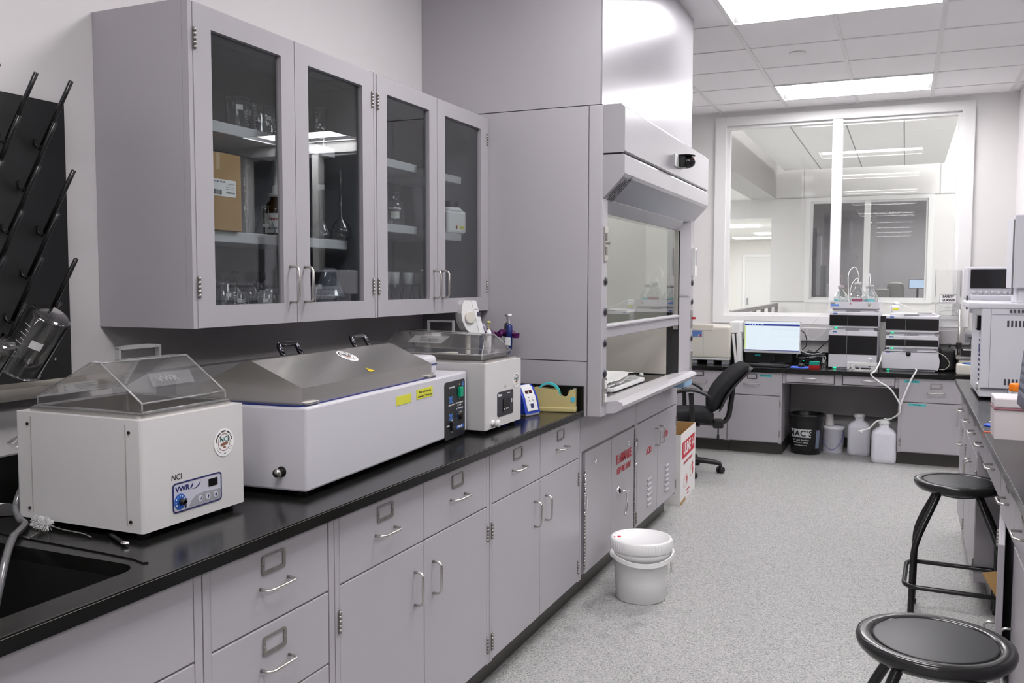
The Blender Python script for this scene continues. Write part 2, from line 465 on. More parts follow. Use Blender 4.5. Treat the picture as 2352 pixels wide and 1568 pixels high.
cl = b.build('trim_4', mat('cloud_white', (.86, .855, .845), .7)); cl['kind'] = 'structure'
b = MB()
for x in (.95, 1.5, 2.05): b.box(x-.006, x+.006, YW+.4, 11.7, 3.117, 3.1199)
b.build('panel_joint', mat('joint_grey', (.35, .35, .34), .8), cl)
b = MB()
for z in (2.74, 1.21): b.box(.25, 4.4, 11.994, 12, z-.006, z+.006)
for x in (.70, 2.52, 1.2): b.box(x-.006, x+.006, 11.994, 12, 2.74 if x != 1.2 else .0, AZ if x != 1.2 else 1.2)
struct('trim_5', b, mat('joint_grey2', (.45, .45, .44), .8))
# corridor on the left below the bulkhead
struct('ceiling_corridor', MB().plate([(-6, YW+.12), (-.05, YW+.12), (-.05, 12), (-6, 12)], [], 'z', 2.74, 2.78), mat('corridor_ceiling', (.8, .795, .78), .8))
struct('floor_corridor', MB().box(-6, 2, 12, 24, -.05, 0), mat('corridor_floor', (.55, .55, .5), .5))
struct('ceiling_corridor_far', MB().box(-6, .24, 12.12, 24, 2.46, 2.5), mat('corridor_ceiling', (.8, .795, .78), .8))
struct('wall_corridor_right', MB().box(.24, .3, 12.12, 24, 0, 2.5), WALLW)
struct('wall_corridor_left', MB().box(-3.2, -3.1, 6.75, 24, 0, 2.8), WALLW)
struct('wall_corridor_end', MB().box(-6, .3, 19, 19.1, 0, 2.5), mat('corridor_cream', (.78, .77, .74), .7))
b = MB(); b.plate(rrect(-1.3, -.35, .0, 2.14), [rrect(-1.24, -.41, .0, 2.08)], 'y', 18.96, 19)
dd = b.build('door_1', WHITE); dd['kind'] = 'structure'
MB().box(-1.24, -.41, 18.98, 18.998, .01, 2.08).build('door_leaf', WALLW, dd)
MB().box(-1.2, -1.17, 18.95, 18.98, 1.0, 1.15).build('door_handle', PGREY, dd)
for x, y, z, w_, l_ in ((-1.3, 9.6, 2.74, .6, 1.0), (-.75, 13.6, 2.46, 1.1, .6), (-1.9, 16.2, 2.46, .9, .5), (.0-.35, 16.2, 2.46, .5, .5), (-.9, 17.8, 2.46, .8, .4)):
    t = thing('ceiling_light', {9.6: 'nearest corridor ceiling light, at the left edge of the far window', 13.6: 'brightest and widest corridor ceiling light seen through the left window pane', 17.8: 'corridor ceiling light furthest away, lowest in the left window pane'}.get(y, 'narrow corridor ceiling light behind the brightest one, %s of the pair' % ('left' if x < -1 else 'right')), 'ceiling light', (x, y, z))
    MB().box(-w_/2, w_/2, -l_/2, l_/2, -.02, -.001).build('diffuser', mat('corridor_lamp', (.9, .9, .9), .5, emit=(1, 1, 1), es=5), t)
# railing
t = thing('railing', 'low grey metal balcony railing with upright posts beyond the left window pane', 'railing', (.35, 8, 0))
A = Vector((.415, 7.2, 0)); Bq = Vector((.345, 11.9, 0)); 
b = MB(); d = (Bq-A); L = d.length; ang = math.atan2(d.y, d.x)
RM = Matrix.Translation(A) @ Matrix.Rotation(ang, 4, 'Z')
RAIL = mat('railing_grey', (.25, .24, .235), .5)
MB().box(0, L, -.03, .03, 1.14, 1.185, M=RM).build('handrail', RAIL, t, off=t.location)
for k in range(7):
    MB().box(L*k/6-.010, L*k/6+.010, -.024, .024, 0, 1.14, M=RM).build('post', RAIL, t, off=t.location)
for z in (.85, .96, 1.05):
    MB().box(0, L, -.004, .004, z, z+.008, M=RM).build('wire', STEEL, t, off=t.location)
# added fill light for the atrium and the dark laboratory behind it
def area(name, loc, sx, sy, power, col=(1, 1, 1), rot=(0, 0, 0)):
    l = bpy.data.lights.new(name, 'AREA'); l.shape = 'RECTANGLE'; l.size = sx; l.size_y = sy; l.energy = power; l.color = col
    o = bpy.data.objects.new(name, l); COL.objects.link(o); o.location = loc; o.rotation_euler = rot; return o
area('atrium_fill', (2.98, 9.3, 4.1), .7, 4.5, 56)  # unseen fill added to brighten the atrium beyond the window
area('atrium_wall_fill', (1.2, YW+.3, 4.0), 3.0, .3, 30, rot=(math.radians(25), 0, 0))  # unseen fill added to wash the atrium's far wall
area('corridor_lamp_area', (-1.6, 9.5, 2.72), 1.2, 4, 44, (.97, .98, 1))
area('corridor_far_lamp', (-1.2, 15, 2.44), 1.6, 5, 36, (.95, .97, 1))
area('far_lab_fill', (2.6, 14.6, 3.05), 2.0, 1.5, 48)  # unseen fill added to lift the interior of the dark laboratory
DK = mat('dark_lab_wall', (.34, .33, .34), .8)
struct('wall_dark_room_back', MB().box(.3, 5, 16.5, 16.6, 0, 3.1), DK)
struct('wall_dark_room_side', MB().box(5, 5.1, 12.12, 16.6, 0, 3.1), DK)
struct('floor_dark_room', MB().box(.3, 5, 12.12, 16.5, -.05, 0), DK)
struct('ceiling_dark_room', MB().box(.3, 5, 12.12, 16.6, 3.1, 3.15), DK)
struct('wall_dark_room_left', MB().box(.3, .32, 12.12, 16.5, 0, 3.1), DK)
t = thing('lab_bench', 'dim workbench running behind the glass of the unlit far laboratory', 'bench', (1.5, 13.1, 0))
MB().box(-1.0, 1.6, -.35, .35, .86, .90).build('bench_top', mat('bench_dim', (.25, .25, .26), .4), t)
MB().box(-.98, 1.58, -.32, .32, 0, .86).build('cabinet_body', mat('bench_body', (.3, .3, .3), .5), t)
t = thing('computer_monitor', 'small lit pale blue monitor glowing in the unlit far laboratory', 'monitor', (2.28, 12.95, .9))
MB().box(-.122, .122, 0, .03, .505, .648, .004).build('housing', BLACK, t)
MB().box(-.115, .115, -.002, 0, .513, .640).build('screen', mat('far_screen', (.1, .1, .1), .3, emit=(.55, .75, 1), es=.42), t)
MB().box(-.015, .015, .01, .03, .02, .51).build('neck', BLACK, t)
MB().box(-.1, .1, -.05, .08, 0, .02).build('foot', BLACK, t)
t = thing('analyser', 'large white instrument box on the far laboratory bench, left window pane', 'lab instrument', (1.03, 13.0, .9))
MB().box(-.19, .14, -.2, .2, 0, .565, .01).build('housing', WPL, t)
MB().box(.15, .27, -.16, .2, 0, .50, .01).build('side_unit', mat('dim_beige', (.45, .43, .38), .6), t)
t = thing('tall_rack', 'tall dark equipment rack just inside the left edge of the far laboratory window', 'rack', (.86, 12.5, 0))
MB().box(-.10, .0, -.1, .1, 0, 2.32).build('column', mat('rack_dark', (.10, .10, .13), .5), t)
MB().box(.0, .06, -.08, .08, 1.3, 2.2).build('panel', mat('rack_light', (.4, .4, .44), .5), t)
MB().box(.02, .14, -.06, .06, .9, 1.75).build('drum', mat('rack_mid', (.22, .22, .25), .5), t)
t = thing('shelf_unit', 'pale grey instrument tower dim behind the right half of the far window', 'lab instrument', (1.95, 13.1, .9))
b = MB(); b.box(-.26, -.05, -.2, .2, 0, .50, .04); b.box(-.10, .14, -.1, .2, .0, .60, .06)
b.build('housing', mat('dim_grey', (.30, .29, .28), .6), t)
# ------------------------------------------------------------------ cabinets (local: x width, y depth, front faces -y)
def pull_h(parent, x, z, w=.10, out=.030, name='handle', y=0):
    r = .004; pts = [(x-w/2, y, z), (x-w/2, y-out+.012, z), (x-w/2+.004, y-out+.004, z), (x-w/2+.012, y-out, z),
                     (x+w/2-.012, y-out, z), (x+w/2-.004, y-out+.004, z), (x+w/2, y-out+.012, z), (x+w/2, y, z)]
    return MB().tube(pts, r, 8).build(name, STEEL, parent)
def pull_v(parent, x, z, h=.10, out=.030, name='handle', y=0):
    r = .004; pts = [(x, y, z-h/2), (x, y-out+.012, z-h/2), (x, y-out+.004, z-h/2+.004), (x, y-out, z-h/2+.012),
                     (x, y-out, z+h/2-.012), (x, y-out+.004, z+h/2-.004), (x, y-out+.012, z+h/2), (x, y, z+h/2)]
    return MB().tube(pts, r, 8).build(name, STEEL, parent)
def holder(parent, x, z, w=.085, h=.045, m=None, y=0):
    b = MB(); b.plate(rrect(x-w/2, x+w/2, z-h/2, z+h/2, .006, 2), [rrect(x-w/2+.010, x+w/2-.010, z-h/2+.009, z+h/2-.005, .002, 1)], 'y', y-.003, y)
    for px, pz in ((x-w/2+.005, z), (x+w/2-.005, z), (x, z-h/2+.0045)): b.cyl((px, y-.005, pz), .0018, .003, 'y', 8)
    return b.build('label_holder', m or DSTEEL, parent)
def hinge(parent, x, z, h=.060):
    b = MB(); n = 5
    for k in range(n): b.cyl((x, -.003, z-h/2+h*k/n+.0006), .0045, h/n-.0012, 'z', 8)
    b.box(x-.004, x+.004, -.001, .018, z-h/2, z+h/2)
    return b.build('hinge', DSTEEL, parent)
def cabinet(label, loc, rz, W, D, zt, panels, group, zb=.128, toe=.075, name='base_cabinet', cat='cabinet', gm=None, toe_h=True, open_left=False):
    """panels: dicts with t ('drawer'/'door'), x0,x1,z0,z1 plus options"""
    gm = gm or GREY
    t = thing(name, label, cat, loc, rz, group)
    b = MB()
    if open_left: b.box(0, W, .020, D, zb-.004, .60).box(0, W, .020, .028, .60, zt)
    else: b.box(0, W, .020, D, zb-.004, zt)
    b.build('body', gm, t)
    if toe_h: MB().box(0, W, toe, D-.02, 0, zb-.005).build('toe_kick', TOEM, t)
    for a, c in ((0, .024), (W-.024, W)): MB().box(a+.001, c-.001, .002, .020, zb-.004, zt).build('frame_stile', gm, t)
    for p in panels:
        o = MB().box(p['x0'], p['x1'], 0, .019, p['z0'], p['z1'], .0025).build(p['t'], gm, t)
        cx = (p['x0']+p['x1'])/2
        if p['t'] == 'drawer' and not p.get('blank'):
            if 'hx' in p: pull_h(o, p['hx'], p['hz'], p.get('hw', .10))
            else: pull_h(o, cx, p.get('hz', p['z1']-.100), p.get('hw', .10))
            if p.get('hold', True): holder(o, p.get('lx', cx), p.get('lz', p['z1']-.045), m=p.get('lm'))
        if p['t'] == 'door':
            if 'hx' in p: pull_v(o, p['hx'], p.get('hz', p['z1']-.115), p.get('hh', .10))
            for (hx, hz) in p.get('hinges', []): hinge(t, hx, hz)
    return t
LG = 'grey steel base cabinets along the left wall'
DEP = XB-.01
def left(label, y0, y1, panels, **k):
    return cabinet(label, (XB, y0, 0), 90, y1-y0, DEP, .882, panels, LG, **k)
Z0, Z1 = .130, .690
# sink cabinet at the left edge of the picture
W = .90
left('grey base cabinet under the black sink, with a plain apron panel', -1.515, -.595,
     [dict(t='drawer', x0=.026, x1=W-.006, z0=Z1+.004, z1=.878, blank=1),
      dict(t='door', x0=.026, x1=W/2-.002, z0=Z0, z1=Z1, hx=W/2-.04, hz=.56), dict(t='door', x0=W/2+.002, x1=W-.006, z0=Z0, z1=Z1, hx=W/2+.04, hz=.56)], open_left=True)
# four drawer stack
W = .47
dz = [(.694, .878), (.507, .690), (.320, .503), (.130, .316)]
left('narrow grey base cabinet with a stack of four drawers beside the sink cabinet', -.593, -.123,
     [dict(t='drawer', x0=.022, x1=W-.030, z0=a, z1=c, hx=.228, hz=c-.098, lx=.226, lz=c-.047) for a, c in dz])
def twodoor(label, y0, y1):
    W = y1-y0; m = W/2-.004
    return left(label, y0, y1, [
        dict(t='drawer', x0=.020, x1=m-.0015, z0=Z1+.004, z1=.878), dict(t='drawer', x0=m+.0015, x1=W-.026, z0=Z1+.004, z1=.878),
        dict(t='door', x0=.020, x1=m-.0015, z0=Z0, z1=Z1, hx=m-.060, hz=.562, hinges=[(.016, .597), (.016, .195)]),
        dict(t='door', x0=m+.0015, x1=W-.026, z0=Z0, z1=Z1, hx=m+.055, hz=.562, hinges=[(W-.022, .597), (W-.022, .195)])])
twodoor('grey base cabinet of two doors under two drawers, below the long stainless covered bath', -.1215, .816)
twodoor('grey base cabinet of two doors under two drawers, next to the fume hood', .8175, 1.778)

# ------------------------------------------------------------------ left worktop with sink
XE = .815
b = MB()
sink = rrect(.22, .738, -1.40, -.712, .045, 6)
b.plate([(.0005, -1.9), (XE, -1.9), (XE, 1.738), (.0005, 1.738)], [sink], 'z', CH-.030, CH)
wt = b.build('worktop', EPOXY); tag(wt, 'long black epoxy worktop along the left wall with a sink cut-out', 'worktop')
MB().prism([(XE-.0035, CH+.0001), (XE+.0004, CH-.0035), (XE-.001, CH-.005), (XE-.005, CH-.001)], 'y', -1.9, 1.738).build('worn_highlight_edge', WORN_HILITE, wt)
b = MB()
b.prism([(.0006, -1.9), (.020, -1.9), (.020, 1.7150), (.0006, 1.7150)], 'z', CH+.0005, 1.030)
tag(b.build('backsplash', EPOXY), 'low black upstand along the wall behind the left worktop', 'backsplash')
tag(MB().box(.0006, XE, 1.7155, 1.7375, CH+.0005, 1.020).build('side_splash', EPOXY), 'short black upstand at the far end of the left worktop against the fume hood', 'backsplash')
b = MB()
for k in range(7): b.box(.30, .70, -.66+k*.022, -.655+k*.022, CH, CH+.0012)
t = thing('sink_basin', 'deep black sink basin sunk in the worktop at the bottom left', 'sink', (.48, -1.05, .66))
b = MB(); b.plate(rrect(.205, .753, -1.415, -.697, .05, 6), [rrect(.22, .738, -1.40, -.712, .045, 6)], 'z', .66, CH-.0305)
b.box(.21, .75, -1.41, -.70, .645, .66)
b.build('basin', mat('sink_black', (.006, .006, .006), .5), t, off=t.location)
# raised rim of the sink on the worktop: the dark drip edge
b = MB(); b.plate([(.20, -.655), (.20, -.665), (.60, -.680), (.690, -.686), (.728, -.697), (.735, -.690), (.695, -.676), (.60, -.670)], [], 'z', CH+.0001, CH+.0030)
b.build('drip_rim', EPOXY, wt)

# ------------------------------------------------------------------ wall cabinets with glass doors
def wallcab(label, y0, y1, doors, shelves, seam):
    X = .347; zt, zb = 2.219, 1.347
    W = y1-y0; D = X-.0
    t = thing('wall_cabinet', label, 'cabinet', (X, y0, zb), 90, 'glass fronted wall cabinets')
    H = zt-zb; y_b = .024                      # door thickness
    b = MB().use(GREY)
    b.box(0, .018, y_b, D-.001, 0, H+.004); b.box(W-.018, W, y_b, D-.001, 0, H+.004)
    b.box(.018, W-.018, y_b, D-.001, H-.014, H+.004); b.box(.018, W-.018, y_b, D-.001, 0, .018)
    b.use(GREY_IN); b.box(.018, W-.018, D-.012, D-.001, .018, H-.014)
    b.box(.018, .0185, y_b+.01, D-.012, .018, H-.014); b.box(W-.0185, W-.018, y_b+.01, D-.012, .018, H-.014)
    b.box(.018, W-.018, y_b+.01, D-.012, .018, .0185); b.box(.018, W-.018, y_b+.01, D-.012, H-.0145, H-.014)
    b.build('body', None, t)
    for a_, c_ in ((0, .0165), (W-.0165, W)): MB().box(a_+.0005, c_-.0005, .002, y_b-.0005, 0, H+.003).build('frame_stile', GREY, t)
    for (sa, sb, sz) in shelves:
        b = MB().use(mat('shelf_grey', (.50, .51, .52), .4))
        b.box(sa-y0, sb-y0, y_b+.045, D-.014, sz-zb-.032, sz-zb, .002); b.build('shelf', None, t)
    for k, (a, c, hs) in enumerate(doors):
        x0, x1 = a-y0, c-y0
        gw = .068
        d = MB().plate(rrect(x0, x1, .001, H-.001), [rrect(x0+gw-.0, x1-gw+.004, .062, H-.060)], 'y', 0, .020).build('door', GREY, t)
        MB().box(x0+gw-.006, x1-gw+.010, .013, .017, .056, H-.054).build('glass', CGLASS, d)
        hx = x1-.033 if hs > 0 else x0+.037
        pull_v(d, hx, .12, .11, .034)
        xh = x0+.003 if hs > 0 else x1-.003
        for hz in (H-.097, .112): hinge(t, xh, hz, .058)
    return t
wallcab('near glass-door wall cabinet holding a cardboard carton, flasks and beakers', -.135, .772, [(-.118, .315, 1), (.318, .762, -1)],
        [(-.117, .340, 1.936), (.342, .630, 1.936), (-.117, .340, 1.622), (.342, .700, 1.622)], 0)
wallcab('far glass-door wall cabinet beside the fume hood holding two bottles and tall flasks', .7735, 1.739, [(.7915, 1.245, 1), (1.248, 1.722, -1)],
        [(.792, 1.205, 1.948), (1.255, 1.60, 1.942), (.792, 1.205, 1.700), (1.255, 1.60, 1.690)], 0)

# ------------------------------------------------------------------ fume hood
HY1 = 3.52
hood = thing('fume_hood', 'tall grey fume hood with a glass sash, shiny front cover and slanted canopy', 'fume hood', (.45, (YH+HY1)/2, .9))
ho = hood.location
def hb(name, mb, m, par=hood): return mb.build(name, m, par, off=ho)
hb('end_panel', MB().box(.0006, .824, YH+.001, YH+.03, 1.130, 2.240), HOODG)
hb('end_panel', MB().box(.0006, .824, YH+.001, YH+.03, .884, 1.126), HOODG)
hb('end_panel', MB().box(.0006, .824, HY1-.03, HY1, .884, 2.242), HOODG)
hb('duct_enclosure', MB().box(.0006, .877, YH+.001, YH+.020, 2.244, ZC-.004), HOODG)
hb('front_cover', MB().box(.878, .884, YH+.004, HY1-.004, 2.244, ZC-.004), SATIN)
# corner posts
b = MB(); b.box(.826, .892, YH+.001, YH+.075, .884, 2.240, .004); post1 = hb('corner_post', b, HOODG)
b = MB(); b.prism([(.80, 3.30), (.86, 3.30), (.905, 3.44), (.905, HY1), (.80, HY1)], 'z', .884, 2.240); post2 = hb('corner_post', b, HOODG)
# header and canopy
b = MB(); b.prism([(.8925, 2.034), (.982, 2.034), (.988, 2.040), (.988, 2.222), (.970, 2.240), (.8925, 2.240)], 'y', YH+.001, HY1)
hb('header_panel', b, SATIN)
b = MB(); b.prism([(.8925, 2.026), (.984, 2.026), (.988, 2.018), (.988, 1.945), (.980, 1.930), (.8925, 1.840)], 'y', YH+.001, HY1)
hb('transom', MB().prism([(.80, 1.786), (.860, 1.786), (.8915, 1.838), (.8915, 2.24), (.80, 2.24)], 'y', YH+.0765, 3.298), SATIN)
can = hb('canopy', b, SATIN)
hb('seam_strip', MB().box(.893, .975, YH+.004, HY1-.004, 2.026, 2.034), BLACK)
# warning print on the slanted canopy underside
ang = math.atan2(1.930-1.832, .980-.885)
for k, ln in enumerate(('WARNING', 'HAZARDOUS FUMES', 'KEEP SASH CLOSED', 'CHECK AIR FLOW BEFORE USE', 'DO NOT BLOCK BAFFLES')):
    Mx = Matrix.Translation((.900+.066*.9, YH+.05+k*.034, 1.832+.073*.94)) @ Matrix(((-math.cos(ang)*.0+0, 0, 0, 0),)*0 or ((1, 0, 0, 0), (0, 1, 0, 0), (0, 0, 1, 0), (0, 0, 0, 1)))
    # local x runs down the slope, normal points out (+x,-z)
    dn = Vector((-math.cos(ang), 0, -math.sin(ang))); nn = Vector((math.sin(ang), 0, -math.cos(ang))); yy = nn.cross(dn)
    R = Matrix(((dn.x, yy.x, nn.x, 0), (dn.y, yy.y, nn.y, 0), (dn.z, yy.z, nn.z, 0), (0, 0, 0, 1)))
    P = Vector((.932, YH+.045+k*.022, 1.881))+nn*.0012
    o = text(ln, .013 if k else .016, INK, can, Matrix.Translation(P-Vector(ho)) @ R, bold=.0004)
# sash
sg = hb('sash_glass', MB().box(.852, .857, YH+.082, 3.275, 1.285, 1.784), SGLASS)
b = MB(); b.box(.842, .872, YH+.078, 3.285, 1.225, 1.288, .004); b.box(.842, .880, YH+.078, 3.285, 1.272, 1.284, .003); hb('sash_rail', b, HOODG)
b = MB(); b.box(.842, .868, 3.270, 3.292, 1.20, 1.785); hb('sash_track', b, STEEL)
b = MB(); b.box(.80, .872, 3.292, 3.302, .93, 1.785); hb('sash_gasket', b, RUBBER)
b = MB(); b.box(.80, .852, YH+.076, YH+.086, .93, 1.785); hb('sash_gasket', b, RUBBER)
# airfoil sill
b = MB(); b.prism([(.80, .905), (.80, .925), (.845, .938), (.940, .950), (.962, .944), (.970, .930), (.960, .912), (.93, .895), (.80, .884)], 'y', YH+.076, 3.36, smooth=False)
sill = hb('airfoil_sill', b, mat('sill_grey', (.50, .485, .51), .22, spec=.6))
# liner and worktop
LN = mat('hood_liner', (.58, .55, .51), .55)
b = MB(); b.box(.12, .14, YH+.10, 3.30, .93, 2.10); b.box(.14, .80, YH+.10, YH+.115, .93, 2.10); b.box(.14, .80, 3.286, 3.30, .93, 2.10); b.box(.12, .80, YH+.10, 3.30, 2.10, 2.115)
hb('liner', b, LN)
hb('hood_worktop', MB().box(.12, .80, YH+.08, 3.31, .890, .925), EPOXY)
# service knobs, outlets and instruments on both posts (faces +x)
def post_knob(z, y, x, par):
    b = MB().use(mat('knob_dark', (.03, .03, .045), .3)); b.lathe([(.019, 0), (.019, .003), (.015, .008), (.001, .009)], (x, y, z), 16, 'x')
    b.use(DSTEEL); b.lathe([(.021, 0), (.021, .002)], (x, y, z), 16, 'x', True)
    return b.build('service_knob', None, par, off=ho)
for z in (1.482, 1.348, 1.210, 1.075): post_knob(z, YH+.042, .892, post1)
for z in (1.478, 1.363, 1.140): post_knob(z, HY1-.035, .905, post2)
def plate_x(name, x, y0, y1, z0, z1, m, par, th=.004):
    return MB().box(x, x+th, y0, y1, z0, z1, .001).build(name, m, par, off=ho)
for (z0, z1) in ((1.570, 1.720), (.935, 1.055)):
    p = plate_x('socket_plate', .892, YH+.014, YH+.066, z0, z1, STEEL, post1, .006)
    b = MB(); zc = (z0+z1)/2
    for q in (-.03, .03): b.box(.898, .901, YH+.028, YH+.052, zc+q-.018, zc+q+.018, .001)
    if z0 > 1: b.box(.898, .915, YH+.036, YH+.044, zc-.004, zc+.006)
    b.build('socket', WPL if z0 < 1 else DSTEEL, p, off=ho)
o = plate_x('airflow_monitor', .905, HY1-.055, HY1-.002, 1.520, 1.690, WPL, post2, .022)
MB().box(.927, .928, HY1-.045, HY1-.012, 1.58, 1.675).build('display', PGREY, o, off=ho)
o = plate_x('switch_plate', .905, HY1-.056, HY1-.012, 1.205, 1.315, STEEL, post2, .005)
MB().box(.910, .930, HY1-.040, HY1-.026, 1.255, 1.268).build('red_switch', RED, o, off=ho)
o = plate_x('socket_plate', .905, HY1-.056, HY1-.012, .955, 1.06, STEEL, post2, .006)
MB().box(.800, .906, 3.3, HY1, .850, .884).build('blue_tape', mat('blue_film', (.25, .42, .60), .5), hood, off=ho)
# arrow sticker on the chamfer of the far post
fa = math.atan2(.045, .14)
b = MB(); b.prism([(-.055, .004), (.030, .004), (.030, .012), (.060, 0), (.030, -.012), (.030, -.004), (-.055, -.004)], 'z', 0, .0006)
ex = Vector((-.045, -.14, 0)).normalized(); nz = Vector((.14, -.045, 0)).normalized(); ey = nz.cross(ex)
R = Matrix(((ex.x, ey.x, nz.x, 0), (ex.y, ey.y, nz.y, 0), (ex.z, ey.z, nz.z, 0), (0, 0, 0, 1)))
b.build('arrow_sticker', PGREY, post2, M=Matrix.Translation(Vector((.8835, 3.37, 1.40))+nz*.0008-Vector(ho)) @ R)
hl = bpy.data.lights.new('hood_lamp', 'AREA'); hl.shape = 'RECTANGLE'; hl.size = .25; hl.size_y = 1.1; hl.energy = 2.6; hl.color = (1, .985, .96)
hlo = bpy.data.objects.new('hood_lamp', hl); COL.objects.link(hlo); hlo.location = (.50, 2.55, 2.09)
t = thing('occupancy_sensor', 'small black rounded sensor fixed on the shiny hood header', 'sensor', (.988, 2.755, 2.115))
b = MB().use(mat('sensor_black', (.010, .010, .011), .22)); b.box(.006, .040, -.035, .035, -.032, .028, .003)
b.sphere((.046, .004, -.002), .040, .95, .9, .80, 20)
b.lathe([(.0001, .028), (.052, .028), (.056, .031), (.052, .034), (.0001, .034)], (.030, .002, 0), 28, 'z')
b.build('housing', None, t)
MB().box(.0005, .0055, -.115, .040, -.034, .030, .001).build('back_plate', WPL, t)
MB().sphere((.078, -.012, .012), .005).build('red_lamp', RED, t)
# hood base cabinets
Hb = .884
fl = cabinet('grey flammable storage cabinet under the near half of the fume hood', (XB, 1.781, 0), 90, .917, DEP, Hb,
    [dict(t='door', x0=.070, x1=.470, z0=.135, z1=.700), dict(t='door', x0=.474, x1=.885, z0=.135, z1=.700)], LG, name='flammable_cabinet')
MB().box(.024, .893, .002, .020, .712, .882).build('top_panel', GREY, fl)
b = MB()
for k in range(30): b.cyl((.060, -.002, .16+k*.0155), .005, .013, 'z', 8)
b.build('piano_hinge', DSTEEL, fl)
b = MB()
for k in range(36): b.cyl((.892, -.002, .14+k*.0152), .0035, .013, 'z', 8)
b.build('piano_hinge', DSTEEL, fl)
for x, z in ((.215, .632), (.768, .632)):
    MB().lathe([(.013, 0), (.013, -.004), (.010, -.007), (.001, -.007)], (x, 0, z), 16, 'y').build('lock', CHROME, fl)
b = MB(); b.lathe([(.022, 0), (.022, -.006), (.014, -.010)], (.585, 0, .415), 18, 'y'); b.cyl((.585, -.010, .415), .009, -.034, 'y')
b.tube(smoothpath([(.585, -.038, .42), (.605, -.044, .40), (.608, -.042, .35), (.596, -.040, .305), (.583, -.040, .297)]), .0065, 10, taper=None)
b.box(.575, .635, -.050, -.038, .407, .421, .004)
b.build('latch_handle', CHROME, fl)
text('FLAMMABLE', .066, RED, fl, F(.690, -.0012, .575), bold=.0016, sx=.76)
text('KEEP FIRE AWAY', .044, RED, fl, F(.690, -.0012, .514), bold=.0008, sx=.76)
ac = cabinet('grey acid storage cabinet under the far half of the fume hood', (XB, 2.699, 0), 90, .951, DEP, Hb,
    [dict(t='drawer', x0=.020, x1=.930, z0=.710, z1=.880, blank=1),
     dict(t='door', x0=.020, x1=.470, z0=.135, z1=.702, hx=.420, hz=.575, hinges=[(.016, .60), (.016, .19)]),
     dict(t='door', x0=.473, x1=.930, z0=.135, z1=.702, hx=.525, hz=.575, hinges=[(.934, .60), (.934, .19)])], LG, name='acid_cabinet')
text('ACID', .052, RED, ac, F(.270, -.0012, .520), bold=.001, sx=.9)
text('ACID', .052, RED, ac, F(.660, -.0012, .555), bold=.001, sx=.9)
for cx in (.28, .70):
    b = MB()
    for k in range(6): b.prism([(-.0005, .36-k*.030), (-.009, .354-k*.030), (-.0005, .346-k*.030)], 'x', cx-.04, cx+.04)
    b.build('vent_louvre', GREY, ac)
# padlock chain hardware between the storage cabinets
b = MB()
for k in range(9): b.sphere((.050+.004*(k % 2), -.007, .60-k*.022), .008, 1, .7, 1.3, 8)
b.box(.044, .066, -.016, -.001, .44, .50, .003)
b.build('chain_lock', CHROME, fl)
b = MB(); b.box(.880, .905, -.014, -.001, .52, .60, .004); b.tube([(.885+.010*math.cos(a*.6), -.010, .60+.02*math.sin(a*.6)) for a in range(6)], .003, 6); b.sphere((.893, -.008, .495), .009)
b.build('padlock', CHROME, fl)
# ------------------------------------------------------------------ water baths on the left worktop
def feet(t, pts, h, r=.014, name='foot'):
    for x, y in pts: MB().cyl((x, y, 0), r, h, 'z', 12).build(name, RUBBER, t)
def solid_shell(faces_fn, th):
    b = MB(); faces_fn(b)
    bmesh.ops.remove_doubles(b.bm, verts=b.bm.verts, dist=1e-5)
    bmesh.ops.recalc_face_normals(b.bm, faces=b.bm.faces)
    bmesh.ops.solidify(b.bm, geom=b.bm.faces[:], thickness=th)
    return b
def acrylic_lid(t, x0, x1, y0, y1, zb, lip, zr, yr0, yr1, axis='x', name='lid'):
    """gabled clear lid; ridge runs along the given axis"""
    if axis == 'x': A0, A1, P0, P1 = x0, x1, y0, y1
    else: A0, A1, P0, P1 = y0, y1, x0, x1
    prof = [(P0, zb), (P0, zb+lip), (yr0, zr), (yr1, zr), (P1, zb+lip), (P1, zb)]
    def V(a, p): return (a, p[0], p[1]) if axis == 'x' else (p[0], a, p[1])
    def f(b):
        A = b.ring([V(A0, p) for p in prof]); B_ = b.ring([V(A1, p) for p in prof])
        for i in range(5): b._f([A[i], A[i+1], B_[i+1], B_[i]])
        b._f(A); b._f(B_[::-1])
    lid = solid_shell(f, .003).build(name, ACRYL, t)
    b = MB()
    for a in (A0, A1): b.tube([V(a, p) for p in prof], .0022, 6)
    for p in prof: b.tube([V(A0, p), V(A1, p)], .0022, 6)
    b.build('lid_edge', ACRYH, lid)
    b = MB(); b.plate(rrect(x0-.006, x1+.006, y0-.006, y1+.006), [rrect(x0+.004, x1-.004, y0+.004, y1-.004)], 'z', zb-.003, zb+.001); b.build('lid_flange', ACRYH, lid)
    return lid
TANKS = mat('tank_steel', (.60, .585, .56), .28, 1.)
def tank_body(t, W, D, z0, z1, rim, depth, m, sill=.008):
    b = MB(); b.plate(rrect(0, W, 0, D, .006, 2), [rrect(rim, W-rim, rim, D-rim)], 'z', z0, z1)
    b.box(rim-.001, W-rim+.001, rim-.001, D-rim+.001, z0, z0+.004)
    body = b.build('housing', m, t)
    b = MB(); b.plate(rrect(rim-.008, W-rim+.008, rim-.008, D-rim+.008, .012), [rrect(rim+.006, W-rim-.006, rim+.006, D-rim-.006, .012)], 'z', z1, z1+sill)
    b.plate(rrect(rim-.001, W-rim+.001, rim-.001, D-rim+.001), [rrect(rim+.004, W-rim-.004, rim+.004, D-rim-.004, .012)], 'z', z1-depth, z1+sill-.001)
    b.box(rim+.002, W-rim-.002, rim+.002, D-rim-.002, z1-depth-.003, z1-depth)
    b.build('tank', TANKS, t)
    return body

